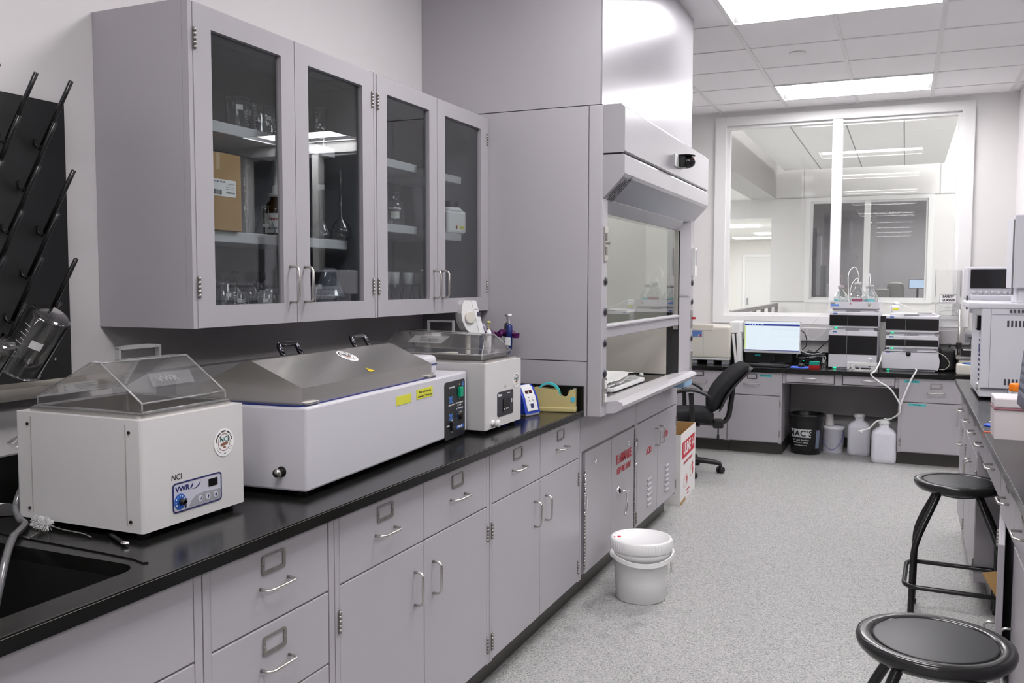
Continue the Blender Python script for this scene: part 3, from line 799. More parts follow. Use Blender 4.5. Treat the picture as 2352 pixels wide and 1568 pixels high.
# 1: small bath in front
t = thing('water_bath', 'small white bench water bath with clear gabled lid and blue framed control panel, nearest', 'water bath', (.612, -.583, CH), 90)
W, D, H = .326, .385, .262
body = tank_body(t, W, D, .016, H, .026, .15, EQW)
feet(t, [(.03, .03), (W-.03, .03), (.03, D-.03), (W-.03, D-.03)], .018)
# side seam and screws on the left side panel
b = MB()
for y in (.045, D-.05): b.box(-.0012, .0002, y-.0012, y+.0012, .03, H-.01)
b.build('side_seam', mat('seam_grey', (.35, .34, .33), .5), t)
b = MB()
for y, z in ((.034, .235), (.034, .04), (D-.040, .235), (D-.040, .04)): b.cyl((-.003, y, z), .0035, .003, 'x', 10)
b.build('screw', mat('dark_screw', (.06, .05, .04), .4, 1), t)
lid = acrylic_lid(t, .034, .296, .030, .352, H+.0115, .020, .378, .150, .180)
b = MB(); hx, hw = .158, .058
b.box(hx-hw-.006, hx-hw, .158, .172, .378, .408, .001); b.box(hx+hw, hx+hw+.006, .158, .172, .378, .408, .001)
b.prism([(hx-hw-.006, .403), (hx+hw+.006, .403), (hx+hw+.006, .409), (hx+hw*.5, .4125), (hx-hw*.5, .4125), (hx-hw-.006, .409)], 'y', .158, .172)
b.build('lid_handle', ACRYH, lid)
# etched plate on the lid slope
sl = math.atan2(.378-(H+.028), .150-.030)
def on_slope(x, s, y0=.030, z0=H+.028, off=.0035):
    y = y0+s*math.cos(sl); z = z0+s*math.sin(sl)
    return Matrix.Translation((x, y-off*math.sin(sl), z+off*math.cos(sl))) @ Matrix.Rotation(sl, 4, 'X')
b = MB(); b.prism([(-.075, -.022), (.055, -.022), (.075, .022), (-.055, .022)], 'z', 0, .0006)
b.build('etched_plate', mat('etched', (.30, .30, .31), .5, alpha=.20), lid, M=on_slope(.178, .07))
text('VWR', .028, mat('etched_letter', (.42, .42, .43), .5, alpha=.35), lid, on_slope(.165, .07, off=.0045), bold=.0005)
# control panel
px0, px1, pz0, pz1 = .086, .243, .040, .108
b = MB().use(NAVY); b.plate(rrect(px0, px1, pz0, pz1, .009), [rrect(px0+.003, px1-.003, pz0+.003, pz1-.003, .007)], 'y', -.0016, -.0002)
b.use(mat('panel_silver', (.52, .52, .60), .3)); b.plate(rrect(px0+.002, px1-.002, pz0+.002, pz1-.002, .007), [], 'y', -.0008, 0)
b.use(PGREY); b.plate([(px0+.048, pz0+.003), (px1-.004, pz0+.003), (px1-.004, pz0+.028), (px0+.095, pz0+.031), (px0+.072, pz0+.028), (px0+.056, pz0+.018)], [], 'y', -.0012, -.0007)
b.use(GLOSSB); b.box(px1-.044, px1-.014, -.0016, -.0007, pz1-.029, pz1-.011)
b.use(BLUE); b.lathe([(.018, 0), (.018, .0008)], (px0+.022, -.0018, pz0+.024), 24, 'y', True)
b.use(WPL)
for q in range(9):
    a = math.radians(215-q*31); b.box(px0+.022+.0135*math.cos(a)-.0012, px0+.022+.0135*math.cos(a)+.0012, -.0021, -.0017, pz0+.024+.0135*math.sin(a)-.0016, pz0+.024+.0135*math.sin(a)+.0016)
b.use(mat('button_face', (.55, .57, .63), .4))
for q in range(3): b.lathe([(.0075, 0), (.0075, .0008)], (px0+.085+q*.0255, -.0021, pz0+.0175), 20, 'y', True)
pan = b.build('control_panel', None, t); pan['label'] = 'blue framed control panel reading VWR'
b = MB()
cx = px0+.085; zc = pz0+.0175
b.prism([(cx-.003, zc-.002), (cx+.003, zc-.002), (cx+.003, zc+.004), (cx+.0015, zc+.004), (cx+.0015, zc), (cx-.003, zc)], 'y', -.0028, -.0022)
cx += .0255; b.prism([(cx-.001, zc-.004), (cx+.001, zc-.004), (cx+.001, zc), (cx+.003, zc), (cx, zc+.005), (cx-.003, zc), (cx-.001, zc)], 'y', -.0028, -.0022)
cx += .0255; b.prism([(cx-.001, zc+.004), (cx-.001, zc), (cx-.003, zc), (cx, zc-.005), (cx+.003, zc), (cx+.001, zc), (cx+.001, zc+.004)], 'y', -.0028, -.0022)
b.build('button_symbols', NAVY, pan)
text('VWR', .0165, NAVY, pan, F(px0+.030, -.0010, pz1-.016), bold=.0006, sx=1.15)
b = MB(); b.prism([(px0+.053, pz1-.020), (px0+.062, pz1-.009), (px0+.064, pz1-.014), (px0+.056, pz1-.021)], 'y', -.0013, -.0008)
b.prism([(px0+.060, pz1-.022), (px0+.072, pz1-.024), (px0+.084, pz1-.017), (px0+.088, pz1-.006), (px0+.083, pz1-.014), (px0+.073, pz1-.021)], 'y', -.0013, -.0008)
b.build('logo_mark', NAVY, pan)
MB().lathe([(.0075, 0), (.007, -.010), (.005, -.012)], (px0+.025, -.002, pz0+.024), 16, 'y').build('dial_knob', BLACK, pan)
text('C', .014, INK, t, F(px0+.040, -.0014, pz0+.022)); text('F', .014, INK, t, F(px0+.040, -.0018, pz0+.009))
text('NCI', .019, INK, t, F(px0+.013, -.0006, pz1+.013), shear=.1, bold=-.0002)
seal(t, .254, -.0008, .176, .034)

# 2: long covered shaking bath
t = thing('water_bath', 'long white shaking water bath under a slanted stainless steel cover, middle of three', 'water bath', (.697, -.120, CH), 93.4)
W, D, H = 1.055, .375, .236
MB().box(0, W, 0, D, .016, H, .006).build('housing', EQL, t)
feet(t, [(.04, .04), (W-.04, .04), (.04, D-.04), (W-.04, D-.04)], .018)
b = MB(); b.plate(rrect(.006, .845, .018, .350, .02), [rrect(.030, .82, .032, .338, .01)], 'z', H, H+.004); b.build('cover_gasket', DBLUE, t)
zl0, zl1, zr = H+.004, H+.048, .350
cx0, cx1, cy0, cy1 = .022, .806, .024, .345
def f(b):
    prof = [(cy0, zl0), (cy0, zl1), (.180, zr), (.200, zr), (cy1, zl1), (cy1, zl0)]
    A = b.ring([(cx0, *p) for p in prof]); B_ = b.ring([(cx1, *p) for p in prof])
    for i in range(5): b._f([A[i], A[i+1], B_[i+1], B_[i]])
    b._f(A); b._f(B_[::-1])
COVER = mat('satin_steel', (.66, .64, .61), .27, 1., vary=(3, .04))
cov = solid_shell(f, .0015).build('cover', COVER, t)
for hx in (.28, .69):
    b = MB(); b.tube([(hx-.045, .222, zr-.010), (hx-.045, .240, zr+.022), (hx-.040, .245, zr+.028), (hx+.040, .245, zr+.028), (hx+.045, .240, zr+.022), (hx+.045, .222, zr-.010)], .008, 8)
    b.build('cover_handle', mat('dark_chrome', (.10, .10, .11), .2, 1.) if hx > .5 else mat('black_chrome', (.06, .06, .07), .12, 1.), cov)
for hx in (.055, .79): MB().box(hx-.03, hx+.03, cy0-.012, cy0, H+.004, H+.010, .001).build('cover_bracket', STEEL, cov)
MB().box(.822, .935, .06, .33, H, H+.068, .018, seg=3).build('motor_housing', EQL, t)
MB().box(.830, .925, .0585, .0602, H+.034, H+.039).build('vent_slot', NAVY, t)
s2 = math.atan2(zr-zl1, .180-cy0)
def slope2(x, s, off=.0004, rot=0):
    return Matrix.Translation((x, cy0+s*math.cos(s2)-off*math.sin(s2), zl1+s*math.sin(s2)+off*math.cos(s2))) @ Matrix.Rotation(s2, 4, 'X') @ Matrix.Rotation(rot, 4, 'Z')
seal(cov, 0, 0, 0, .036, M=slope2(.445, .125, rot=-.1), dark=True)
b = MB().use(mat('warning_yellow', (.75, .55, .02), .5)); b.prism([(-.016, -.012), (.016, -.012), (0, .014)], 'z', 0, .0006); b.use(INK); b.box(-.001, .001, -.006, .006, .0006, .001)
b.build('warning_label', None, cov, M=slope2(.425, .030))
# control panel
b = MB().use(mat('panel_black', (.012, .012, .016), .35)); b.plate(rrect(.868, 1.046, .008, .212, .012), [], 'y', -.0015, 0)
pan = b.build('control_panel', None, t); pan['label'] = 'black control panel with rocker switches and a dial'; pan.location = (-.010, 0, 0)
Y0 = -.0018
MB().box(.985, 1.012, -.012, -.001, .150, .186, .003).build('green_switch', mat('green_rocker', (.0, .22, .12), .25, emit=(0, 1, .5), es=.03), pan)
MB().box(.915, .945, -.010, -.001, .038, .070, .003).build('black_switch', GLOSSB, pan)
MB().lathe([(.018, 0), (.016, -.012), (.013, -.014), (.001, -.014)], (1.000, -.001, .085), 20, 'y').build('dial_knob', BLACK, pan)
b = MB()
for cx_, cz_ in ((.911, .147), (.932, .147), (.911, .086), (.932, .086)):
    b.plate([(cx_+.0075*math.cos(a*PI/10), cz_+.0115*math.sin(a*PI/10)) for a in range(20)], [[(cx_+.0045*math.cos(a*PI/10), cz_+.0085*math.sin(a*PI/10)) for a in range(20)]], 'y', Y0, -.0014)
for q in range(8):
    a = math.radians(200-q*30); b.box(1.0+.026*math.cos(a)-.0015, 1.0+.026*math.cos(a)+.0015, Y0, -.0014, .085+.026*math.sin(a)-.003, .085+.026*math.sin(a)+.003)
b.plate([(1.020, .188), (1.038, .188), (1.029, .204)], [[(1.024, .190), (1.034, .190), (1.029, .199)]], 'y', Y0, -.0014)
b.use(LBLUE); b.build('dial_marks', None, pan)
for s_, x_, z_, sz in (('TEMPERATURE', .928, .190, .0075), ('ON', .998, .195, .006), ('OFF', .998, .143, .006), ('OSCILLATION', .925, .128, .0075), ('OVER TEMPERATURE', .995, .129, .007),
                       ('SET POINT', .995, .120, .007), ('SET TEMPERATURE', .997, .109, .0072), ('MOTOR', .896, .056, .007), ('OFF', .930, .031, .006), ('ON', .930, .073, .006)):
    text(s_, sz, PAPER, pan, F(x_, Y0, z_))
b = MB(); b.box(.966, 1.036, Y0, -.0014, .036, .048); lb = b.build('logo_plate', BLUE, pan)
text('SHEL LAB', .0105, PAPER, lb, F(1.0, Y0-.0003, .042), bold=.0003)
MB().box(.500, .603, -.0012, 0, .178, .206).build('tape_label', YEL, t, M=Matrix.Rotation(0, 4, 'X'))
o = MB().box(.640, .762, -.0012, 0, .180, .212).build('tape_label', YEL, t)
text('Water level must be a', .0105, INK, o, F(.701, -.0014, .202), shear=.2); text('minimum of 1" above tray', .0100, INK, o, F(.701, -.0014, .188), shear=.2)
b = MB().use(BLACK); b.lathe([(.014, 0), (.014, -.002)], (0, .075, .066), 16, 'x', True); b.use(STEEL); b.lathe([(.0075, -.002), (.0075, -.016), (.011, -.016), (.011, -.026), (.0, -.026)], (0, .075, .066), 14, 'x')
b.build('drain_fitting', None, t)

# 3: deep bath with engraved lid
t = thing('water_bath', 'deep white water bath with a large clear lid engraved Grant, third along', 'water bath', (.703, .952, CH), 90)
W, D, H = .335, .50, .262
tank_body(t, W, D, .016, H, .022, .16, EQW)
feet(t, [(.03, .03), (W-.03, .03), (.03, D-.03), (W-.03, D-.03)], .018)
# ridge runs front to back; front end is hipped
X0, X1, Y0_, Y1_ = .030, .305, .030, .470; zb, lip, zr = H+.0115, .018, .372; xr0, xr1 = .150, .185
def f(b):
    base = [(X0, Y0_), (X1, Y0_), (X1, Y1_), (X0, Y1_)]
    B0 = b.ring([(x, y, zb) for x, y in base]); B1 = b.ring([(x, y, zb+lip) for x, y in base])
    top = b.ring([(xr0-.025, Y0_+.030, zr-.012), (xr1+.020, Y0_+.030, zr-.012), (xr1+.020, Y1_-.03, zr), (xr0-.025, Y1_-.03, zr)])
    for i in range(4):
        j = (i+1) % 4
        b._f([B0[i], B0[j], B1[j], B1[i]]); b._f([B1[i], B1[j], top[j], top[i]])
    b._f(top)
lid = solid_shell(f, .003).build('lid', ACRYL, t)
b = MB(); base = [(X0, Y0_), (X1, Y0_), (X1, Y1_), (X0, Y1_)]; tp = [(xr0-.025, Y0_+.030, zr-.012), (xr1+.020, Y0_+.030, zr-.012), (xr1+.020, Y1_-.03, zr), (xr0-.025, Y1_-.03, zr)]
for i in range(4):
    j = (i+1) % 4
    b.tube([(*base[i], zb), (*base[i], zb+lip), tp[i]], .0024, 6); b.tube([(*base[i], zb+lip), (*base[j], zb+lip)], .0022, 6); b.tube([tp[i], tp[j]], .0022, 6)
b.build('lid_edge', ACRYH, lid)
b = MB(); hy = .275
for s_ in (-1, 1): b.box(.163, .179, hy+s_*.055-.003, hy+s_*.055+.003, zr-.008, zr+.036, .001)
b.box(.163, .179, hy-.058, hy+.058, zr+.033, zr+.040, .001); b.build('lid_handle', ACRYH, lid)
# engraved plate on the lid side facing the camera (-x side in bath space)
e1 = Vector((0, -1, 0)); e2 = Vector((xr0-.025-X0, 0, zr-zb-lip)).normalized(); e3 = e1.cross(e2)
R = Matrix(((e1.x, e2.x, e3.x, 0), (e1.y, e2.y, e3.y, 0), (e1.z, e2.z, e3.z, 0), (0, 0, 0, 1)))
P = Vector((X0, .285, zb+lip))+e2*.075+e3*.0012
b = MB(); b.prism([(-.085, -.020), (.065, -.020), (.085, .020), (-.065, .020)], 'z', 0, .0006)
pl = b.build('etched_plate', mat('etched2', (.30, .30, .30), .5, alpha=.5), lid, M=Matrix.Translation(P) @ R)
b = MB(); b.plate([(-.085, -.020), (.065, -.020), (.085, .020), (-.065, .020)], [[(-.0825, -.0185), (.064, -.0185), (.0825, .0185), (-.0635, .0185)]], 'z', .0006, .0012)
b.build('plate_border', PGREY, pl, M=Matrix.Translation(P) @ R)
text('Grant', .034, mat('engraved', (.10, .10, .10), .5), pl, Matrix.Translation(P+e3*.001) @ R, shear=.3, bold=.0006)
b = MB().use(mat('panel_dark', (.02, .02, .03), .3)); b.plate(rrect(.103, .253, .052, .146, .010), [], 'y', -.0015, 0)
b.use(GLOSSB); b.box(.152, .212, -.0025, -.0014, .068, .118, .002)
pan = b.build('control_panel', None, t); pan['label'] = 'dark control panel reading Grant'
text('Grant', .015, PAPER, pan, F(.125, -.0017, .134), bold=.0004); text('JB Academy', .006, PAPER, pan, F(.205, -.0017, .136))
b = MB()
for q in range(3): b.box(.165+q*.016, .169+q*.016, -.003, -.0024, .074, .080)
b.box(.235, .240, -.0021, -.0014, .095, .110); b.build('button', PAPER, pan)
text('K2', .013, PGREY, t, F(.178, -.0006, .162))
seal(t, .283, -.0008, .176, .030)
b = MB(); b.lathe([(.013, 0), (.013, -.006), (.010, -.006), (.010, -.016), (.014, -.016), (.014, -.028), (.009, -.030), (.0, -.030)], (.060, 0, .036), 16, 'y'); b.box(.045, .075, -.024, -.019, .030, .042, .001)
b.build('drain_tap', mat('tap_white', (.6, .6, .6), .3), t)

# white dial headed instrument behind bath 3
t = thing('bench_meter', 'white disc-headed bench instrument with a round dial on a slim column behind the third bath', 'lab instrument', (.385, 1.475, CH), 62)
b = MB(); b.box(-.045, .045, -.035, .05, 0, .022, .006); b.build('base', CREAM, t)
MB().lathe([(.012, 0), (.012, .33)], (0, .02, .02), 14).build('column', CREAM, t)
head = []
for a in range(13):
    q = math.radians(238-a*10.5); head.append((.035+.105*math.cos(q), .405+.115*math.sin(q)))
poly = [(-.010, .338), (-.038, .362), (-.056, .395), (-.062, .430), (-.056, .468), (-.048, .484), (.012, .484), (.060, .338)]
b = MB(); b.prism(poly, 'y', -.020, .030); hd = b.build('head', WPL, t)
b = MB(); b.prism([(-.012, .4835), (.012, .4835), (.060, .3385), (.032, .3385)], 'y', -.023, -.020); b.build('face_strip', mat('bright_white', (.85, .85, .85), .3), hd)
MB().lathe([(.026, 0), (.0258, -.008), (.0256, -.0082), (.0235, -.0095), (.0233, -.0096), (.0001, -.0098)], (-.020, -.020, .412), 28, 'y', smooth=False).build('dial_knob', CREAM, hd)
MB().box(.018, .036, -.0245, -.0225, .415, .435).build('display', mat('lcd_dark', (.08, .08, .11), .3), hd)
text('METER', .006, INK, hd, F(.012, -.0235, .445))
b = MB()
for q in range(3): b.box(.026+q*.008, .028+q*.008, -.024, -.023, .398, .401)
b.build('button', INK, hd)
t = thing('foam_rack', 'small white vented plastic block lying behind the clear lid of the third bath', 'rack', (.33, 1.36, CH), 60)
MB().box(-.04, .04, -.02, .02, 0, .24, .003).build('riser', mat('dim_white', (.55, .55, .52), .5), t)
b = MB(); b.box(-.045, .045, -.022, .022, .241, .266, .004); b.build('block', CREAM, t)

# pipette stand with purple arms
t = thing('pipette_stand', 'purple armed pipette stand in the corner by the fume hood panel', 'stand', (.42, 1.628, CH), 0)
MB().lathe([(.040, 0), (.040, .008), (.012, .014), (.008, .02), (.008, .33), (.001, .335)], (0, 0, 0), 20).build('post', PURPLE, t)
b = MB()
for k in range(4):
    a = math.radians(-150+k*55); c, s_ = math.cos(a), math.sin(a)
    b.tube([(0, 0, .325), (c*.03, s_*.03, .333), (c*.07, s_*.07*.7, .325), (c*.078, s_*.078*.7, .345)], .007, 8)
b.tube([(.02, 0, .325), (.045, -.01, .345), (.10, -.01, .340), (.115, -.012, .325)], .011, 8); b.tube([(.0, 0, .315), (-.01, -.03, .350), (.03, -.045, .335)], .009, 8); b.sphere((.01, -.01, .330), .02, 1.4, 1, .7); b.lathe([(.014, 0), (.017, .02)], (.118, -.012, .318), 12)
b.build('arm', PURPLE, t)
def pipette(label, x, y, z, m, capm, name='pipette', s=1):
    t = thing(name, label, 'pipette', (x, y, z))
    MB().lathe([(.003*s, 0), (.005*s, .06*s), (.011*s, .07*s), (.013*s, .13*s), (.012*s, .165*s), (.005*s, .172*s), (.001, .172*s)], (0, 0, 0), 14).build('barrel', m, t)
    MB().lathe([(.0025*s, .17*s), (.0025*s, .20*s), (.010*s, .202*s), (.010*s, .210*s), (.001, .212*s)], (0, 0, 0), 14).build('plunger', capm, t)
    MB().box(-.011*s, .011*s, -.016*s, -.012*s, .088*s, .12*s, .002).build('volume_window', WPL, t)
    return t
pipette('dark blue handled pipette hanging furthest right on the purple stand', .508, 1.612, 1.100, DBLUE, WPL, s=1.12)
pipette('second dark pipette with a thin steel plunger hanging behind the blue one', .478, 1.655, 1.125, mat('pip_dark', (.02, .02, .03), .3), DSTEEL)
pipette('white pipette with a pale yellow plunger button beside the disc-headed instrument', .425, 1.575, 1.105, WPL, mat('pale_yellow', (.65, .58, .25), .4), s=.95)
t = thing('pipette_filler', 'white looped pipette gun handle upright between the instrument and yellow plunger', 'pipette', (.385, 1.585, CH+.30))
pts = [(.016*math.cos(a*PI/10)*1.2, 0, .045+.030*math.sin(a*PI/10)) for a in range(20)]
MB().tube(pts, .006, 8, closed=True).build('loop', mat('lilac_white', (.62, .60, .75), .3), t)
MB().box(-.008, .008, -.01, .01, -.06, .025, .004).build('grip', NAVY, t)
MB().cyl((0, 0, -.30), .0125, .012).build('stand_foot', NAVY, t); MB().cyl((0, 0, -.29), .006, .235).build('stand_rod', NAVY, t)

# blue dry block heater
t = thing('dry_block_heater', 'small blue wedge-shaped heater with white curved control face beside the tape dispenser', 'lab instrument', (.600, 1.500, CH), 76)
prof = [(.060, .010), (.060, .110), (-.022, .128), (-.040, .118), (-.062, .075), (-.078, .010)]
b = MB(); b.prism(prof, 'x', -.052, .052); b.build('housing', UBLUE, t)
MB().box(-.050, .050, -.078, .058, 0, .0115, .004).build('base', PGREY, t)
fp = [(-.027, .1275), (-.041, .118), (-.063, .075), (-.0775, .022)]
b = MB()
for (a, c) in zip(fp, fp[1:]):
    A = [(-.036, a[0]-.0015, a[1]), (.036, a[0]-.0015, a[1]), (.036, c[0]-.0015, c[1]), (-.036, c[0]-.0015, c[1])]
    b.loft([A, [(q[0], q[1]+.003, q[2]-.001) for q in A]], smooth=False)
fc = b.build('control_face', WPL, t)
def onface(x, s0, sz, zz, m, nme):
    # s0: 0..1 along the middle segment
    b = MB(); a, c = fp[1], fp[2]
    if s0 > 1: a, c = fp[2], fp[3]; s0 -= 1
    y = a[0]+(c[0]-a[0])*s0-.002; z = a[1]+(c[1]-a[1])*s0; an = math.atan2(a[0]-c[0], a[1]-c[1])
    b.box(-sz, sz, -.001, .001, -zz, zz); return b.build(nme, m, fc, M=Matrix.Translation((x, y, z)) @ Matrix.Rotation(-an, 4, 'X'))
DRED = mat('dark_red_window', (.06, .005, .015), .2)
onface(-.013, .45, .010, .007, DRED, 'display'); onface(.013, .45, .010, .007, DRED, 'display')
onface(.0, 1.62, .010, .009, NAVY, 'display')
for x_ in (-.012, .012): onface(x_, .95, .0015, .002, INK, 'button'); onface(x_, 1.2, .0015, .002, INK, 'button')

# tape dispenser
t = thing('tape_dispenser', 'pale yellow bench tape dispenser with a teal tape roll at the worktop end', 'tape dispenser', (.708, 1.640, CH), 12)
TY = mat('putty_yellow', (.52, .44, .20), .35)
L = .100
MB().box(-L, L, -.030, .030, .0, .022, .005).build('base', TY, t)
prof = [(-L+.004, .022), (-L-.004, .098), (-L+.02, .104), (-.05, .103), (.012, .098), (.024, .098)]
for k in range(9):
    a = PI+PI*k/8; prof.append((.047+.023*math.cos(a), .096+.032*math.sin(a)))
prof += [(.072, .094), (.088, .096), (.090, .101), (L-.003, .100), (L-.003, .022)]
b = MB(); b.prism(prof, 'y', -.026, -.021); b.prism(prof, 'y', .016, .021); b.prism([(L-.012, .022), (L-.012, .09), (L-.003, .098), (L-.003, .022)], 'y', -.021, .016)
b.box(-L-.002, -L+.004, -.021, .016, .022, .098); b.build('side_wall', TY, t)
t2 = MB().use(TEAL); t2.plate([(.052*math.cos(a*PI/20), .052*math.sin(a*PI/20)) for a in range(40)], [[(.044*math.cos(a*PI/20), .044*math.sin(a*PI/20)) for a in range(40)]], 'y', -.011, .008)
t2.use(mat('core_brown', (.25, .22, .18), .6)); t2.plate([(.044*math.cos(a*PI/20), .044*math.sin(a*PI/20)) for a in range(40)], [[(.0415*math.cos(a*PI/20), .0415*math.sin(a*PI/20)) for a in range(40)]], 'y', -.0105, .0075)
t2.build('tape_roll', None, t, M=Matrix.Translation((-.022, 0, .075)))
MB().box(.078, .0972, -.0275, -.0260, .047, .067).build('tape_label', mat('cyan_tape', (.08, .45, .60), .5), t)
MB().box(.088, .099, -.02, .016, .0985, .1030).build('cutter', STEEL, t)

# ------------------------------------------------------------------ drying rack and things at the sink
t = thing('drying_rack', 'black wall board with rows of long slanted drying pegs above the sink', 'drying rack', (.001, -.85, 1.22))
MB().box(0, .018, -.45, .600, -.006, .728).build('board', PEGB, t, off=None)
def peg(y, z):
    b = MB(); L = .125
    # J shaped foot then a straight rod pointing out and up
    b.tube(smoothpath([(.019, y, z), (.030, y, z-.006), (.042, y, z-.004), (.052, y, z+.012)], 4)+[(.052+.09*.62, y, z+.012+.115)], .0052, 8)
    return b.build('peg', mat('peg_black', (.012, .012, .013), .25), t)
def pegL(y, z):
    b = MB()
    b.tube([(.018, y-.006, z+.020), (.022, y-.006, z+.004), (.032, y-.003, z-.004), (.040, y, z+.004), (.045, y, z+.014)], .0042, 8)
    b.tube([(.040, y, z+.004), (.150, y, z+.158)], .0058, 8)
    return b.build('peg', mat('peg_black', (.012, .012, .013), .25), t)
for r in range(6):
    for c in range(5): pegL(.512-.100*c-(.05 if r % 2 else 0), .602-.112*r)
b = MB(); b.lathe([(.004, 0), (.004, .002), (.001, .003)], (.018, .55, .045), 10, 'x'); b.build('screw', STEEL, t)
b = MB(); b.prism([(0, -.012), (.085, -.012), (.085, .018), (.081, .018), (.081, -.008), (.004, -.008), (.004, .022), (0, .022)], 'y', -.45, .660); ch_ = b.build('drip_trough', STEEL, t); ch_.location = (0, 0, -.03)
lb = MB().box(.0851, .0856, .500, .625, -.010, .016).build('label', PAPER, ch_)
text('2', .018, NAVY, lb, Matrix.Translation((.0858, .520, .003)) @ Matrix.Rotation(PI/2, 4, 'Z') @ Matrix.Rotation(PI/2, 4, 'X'))
for k, s_ in enumerate(('LABORATORY DRYING RACK', 'STAINLESS STEEL TROUGH', 'EMPTY DAILY')):
    text(s_, .0052, NAVY, lb, Matrix.Translation((.0858, .582, .010-k*.006)) @ Matrix.Rotation(PI/2, 4, 'Z') @ Matrix.Rotation(PI/2, 4, 'X'))
def beaker(name, label, loc, R, H, M=None, cat='beaker', group=None, marks=True, th=.0014, parent=None, m=None, n=28, patch=True, ang=0, pz=.62, side=1):
    b = MB()
    prof = [(0.0001, th), (R*.86, th), (R-th, R*.14+th), (R-th, H-.004), (R+.001, H-.0005), (R+.003, H+.0005), (R+.003, H+.002), (R, H), (R, H-.004), (R, R*.14), (R*.86, 0), (0.0001, 0)]
    b.lathe(prof, (0, 0, 0), n)
    o = thing(name, label, cat, (0, 0, 0), 0, group) if parent is None else parent
    if parent is None:
        o.location = loc
        if M is not None: o.rotation_euler = M
    b.build('vessel', m or LABG, o)
    if marks:
        MK = mat('white_enamel', (.75, .75, .75), .5)
        b = MB()
        if patch:
            A = [a for a in (ang-.28, ang-.09, ang+.09, ang+.28)]
            b.loft([[((R+.0004)*math.cos(a), (R+.0004)*math.sin(a), z) for a in A] for z in (H*pz, H*pz+R*.42)], cap=False, closed=False)
        for k in range(8):
            w = .22 if k % 2 else .38
            z = H*.2+k*H*.075; A = [ang+side*(.60+w*q/3) for q in range(4)]
            b.loft([[((R+.0004)*math.cos(a), (R+.0004)*math.sin(a), zz) for a in A] for zz in (z, z+.0012)], cap=False, closed=False)
        b.build('graduation', MK, o, weld=False, recalc=False)
    return o
# inverted beaker hung on a peg: axis follows the peg
rot = Vector((.110, 0, .154)).normalized()
qe = (-rot).to_track_quat('Z', 'Y').to_euler()
bk = beaker('beaker', 'large clear graduated beaker hanging upside down on a lower peg', (0, 0, 0), .050, .165, ang=-.75, pz=.36, side=1)
bk.rotation_euler = qe; bk.location = Vector((.045, -.85+.535-.118*0, 1.22+.145+.004))+rot*.1435+Vector((.008, -.017, .006))
bk.location = (.205, -.462, 1.396)
bk.rotation_euler = Vector((-.58, -.10, -.81)).to_track_quat('Z', 'Y').to_euler()
bk2 = beaker('beaker', 'clear beaker on the neighbouring peg, cut off by the left edge of the photo', (0, 0, 0), .04, .11, marks=False)
bk2.location = (.17, -.572, 1.340); bk2.rotation_euler = bk.rotation_euler
t = thing('funnel', 'ribbed clear plastic funnel hanging below the drip trough at the left edge', 'funnel', (.16, -.500, 1.10))
t.rotation_euler = (math.radians(-25), math.radians(20), 0)
b = MB(); b.lathe([(.004, .06), (.005, .02), (.030, -.03), (.032, -.036), (.030, -.036), (.028, -.030), (.003, .02), (.002, .06)], (0, 0, 0), 20); b.build('cone', ACRYL, t)
for k in range(10):
    a = k*2*PI/10; MB
b = MB()
for k in range(10):
    a = k*2*PI/10; b.tube([(.006*math.cos(a), .006*math.sin(a), .018), (.031*math.cos(a), .031*math.sin(a), -.033)], .0008, 5)
b.build('rib', ACRYH, t)
# clear tubing into the sink
t = thing('tubing', 'clear flexible tubing draping from behind the bath over the sink edge', 'tubing', (.25, -.55, CH))
pts = smoothpath([(.18, -.42, .985), (.22, -.475, .975), (.275, -.545, .952), (.30, -.60, .926), (.335, -.585, .930), (.37, -.60, .930), (.42, -.68, .934), (.46, -.745, .925), (.50, -.80, .85), (.52, -.83, .72), (.52, -.84, .667)], 6)
pts = smoothpath([(.175, -.470, 1.085), (.185, -.505, 1.050), (.195, -.545, .990), (.205, -.572, .950), (.240, -.590, .925), (.285, -.612, .9240), (.33, -.665, .9245), (.365, -.705, .9240), (.40, -.750, .890), (.43, -.80, .80), (.45, -.84, .69)], 6)
b = MB(); b.tube(pts, .0085, 12, cap=False); b.tube([p for p in pts], .006, 10, cap=False); b.build('tube', TUBEC, t, off=t.location)
def brush(label, p0, p1, r, l, loop=False, name='bottle_brush', m=None, seed=1):
    rnd = random.Random(seed); p0 = Vector(p0); p1 = Vector(p1)
    t = thing(name, label, 'brush', p0)
    d = (p1-p0)
    mid = [p0, p0+d*.35+Vector((0, 0, -.001)), p0+d*.7+Vector((.006, .004, 0)), p1]
    pts = [q-p0 for q in smoothpath(mid, 8)]
    b = MB()
    for ph in (0, PI):
        b.tube([q+Vector((0, .0009*math.cos(i*1.3+ph), .0009*math.sin(i*1.3+ph))) for i, q in enumerate(pts)], .0009, 5)
    b.build('twisted_wire', STEEL, t)
    b = MB(); ax = -d.normalized()
    for k in range(420):
        s_ = rnd.random()*l; a = rnd.random()*6.28; e = Vector((math.cos(a), math.sin(a), 0)); e = (e-ax*e.dot(ax)); 
        e = (Vector((rnd.gauss(0, 1), rnd.gauss(0, 1), rnd.gauss(0, 1))));
        e = (e-ax*e.dot(ax)*.8).normalized(); q = ax*s_; q2 = q+e*r*(.75+.35*rnd.random())
        if q2.z < -p0.z+CH+.0005: q2.z = -p0.z+CH+.0008
        sd = e.cross(ax).normalized()*.0006
        b._f([b.bm.verts.new(q-sd), b.bm.verts.new(q+sd), b.bm.verts.new(q2+sd), b.bm.verts.new(q2-sd)])
        sd = ax*.0006
        b._f([b.bm.verts.new(q-sd), b.bm.verts.new(q+sd), b.bm.verts.new(q2+sd), b.bm.verts.new(q2-sd)])
    b.build('bristles', m or WPL, t, weld=False, recalc=False)
    return t
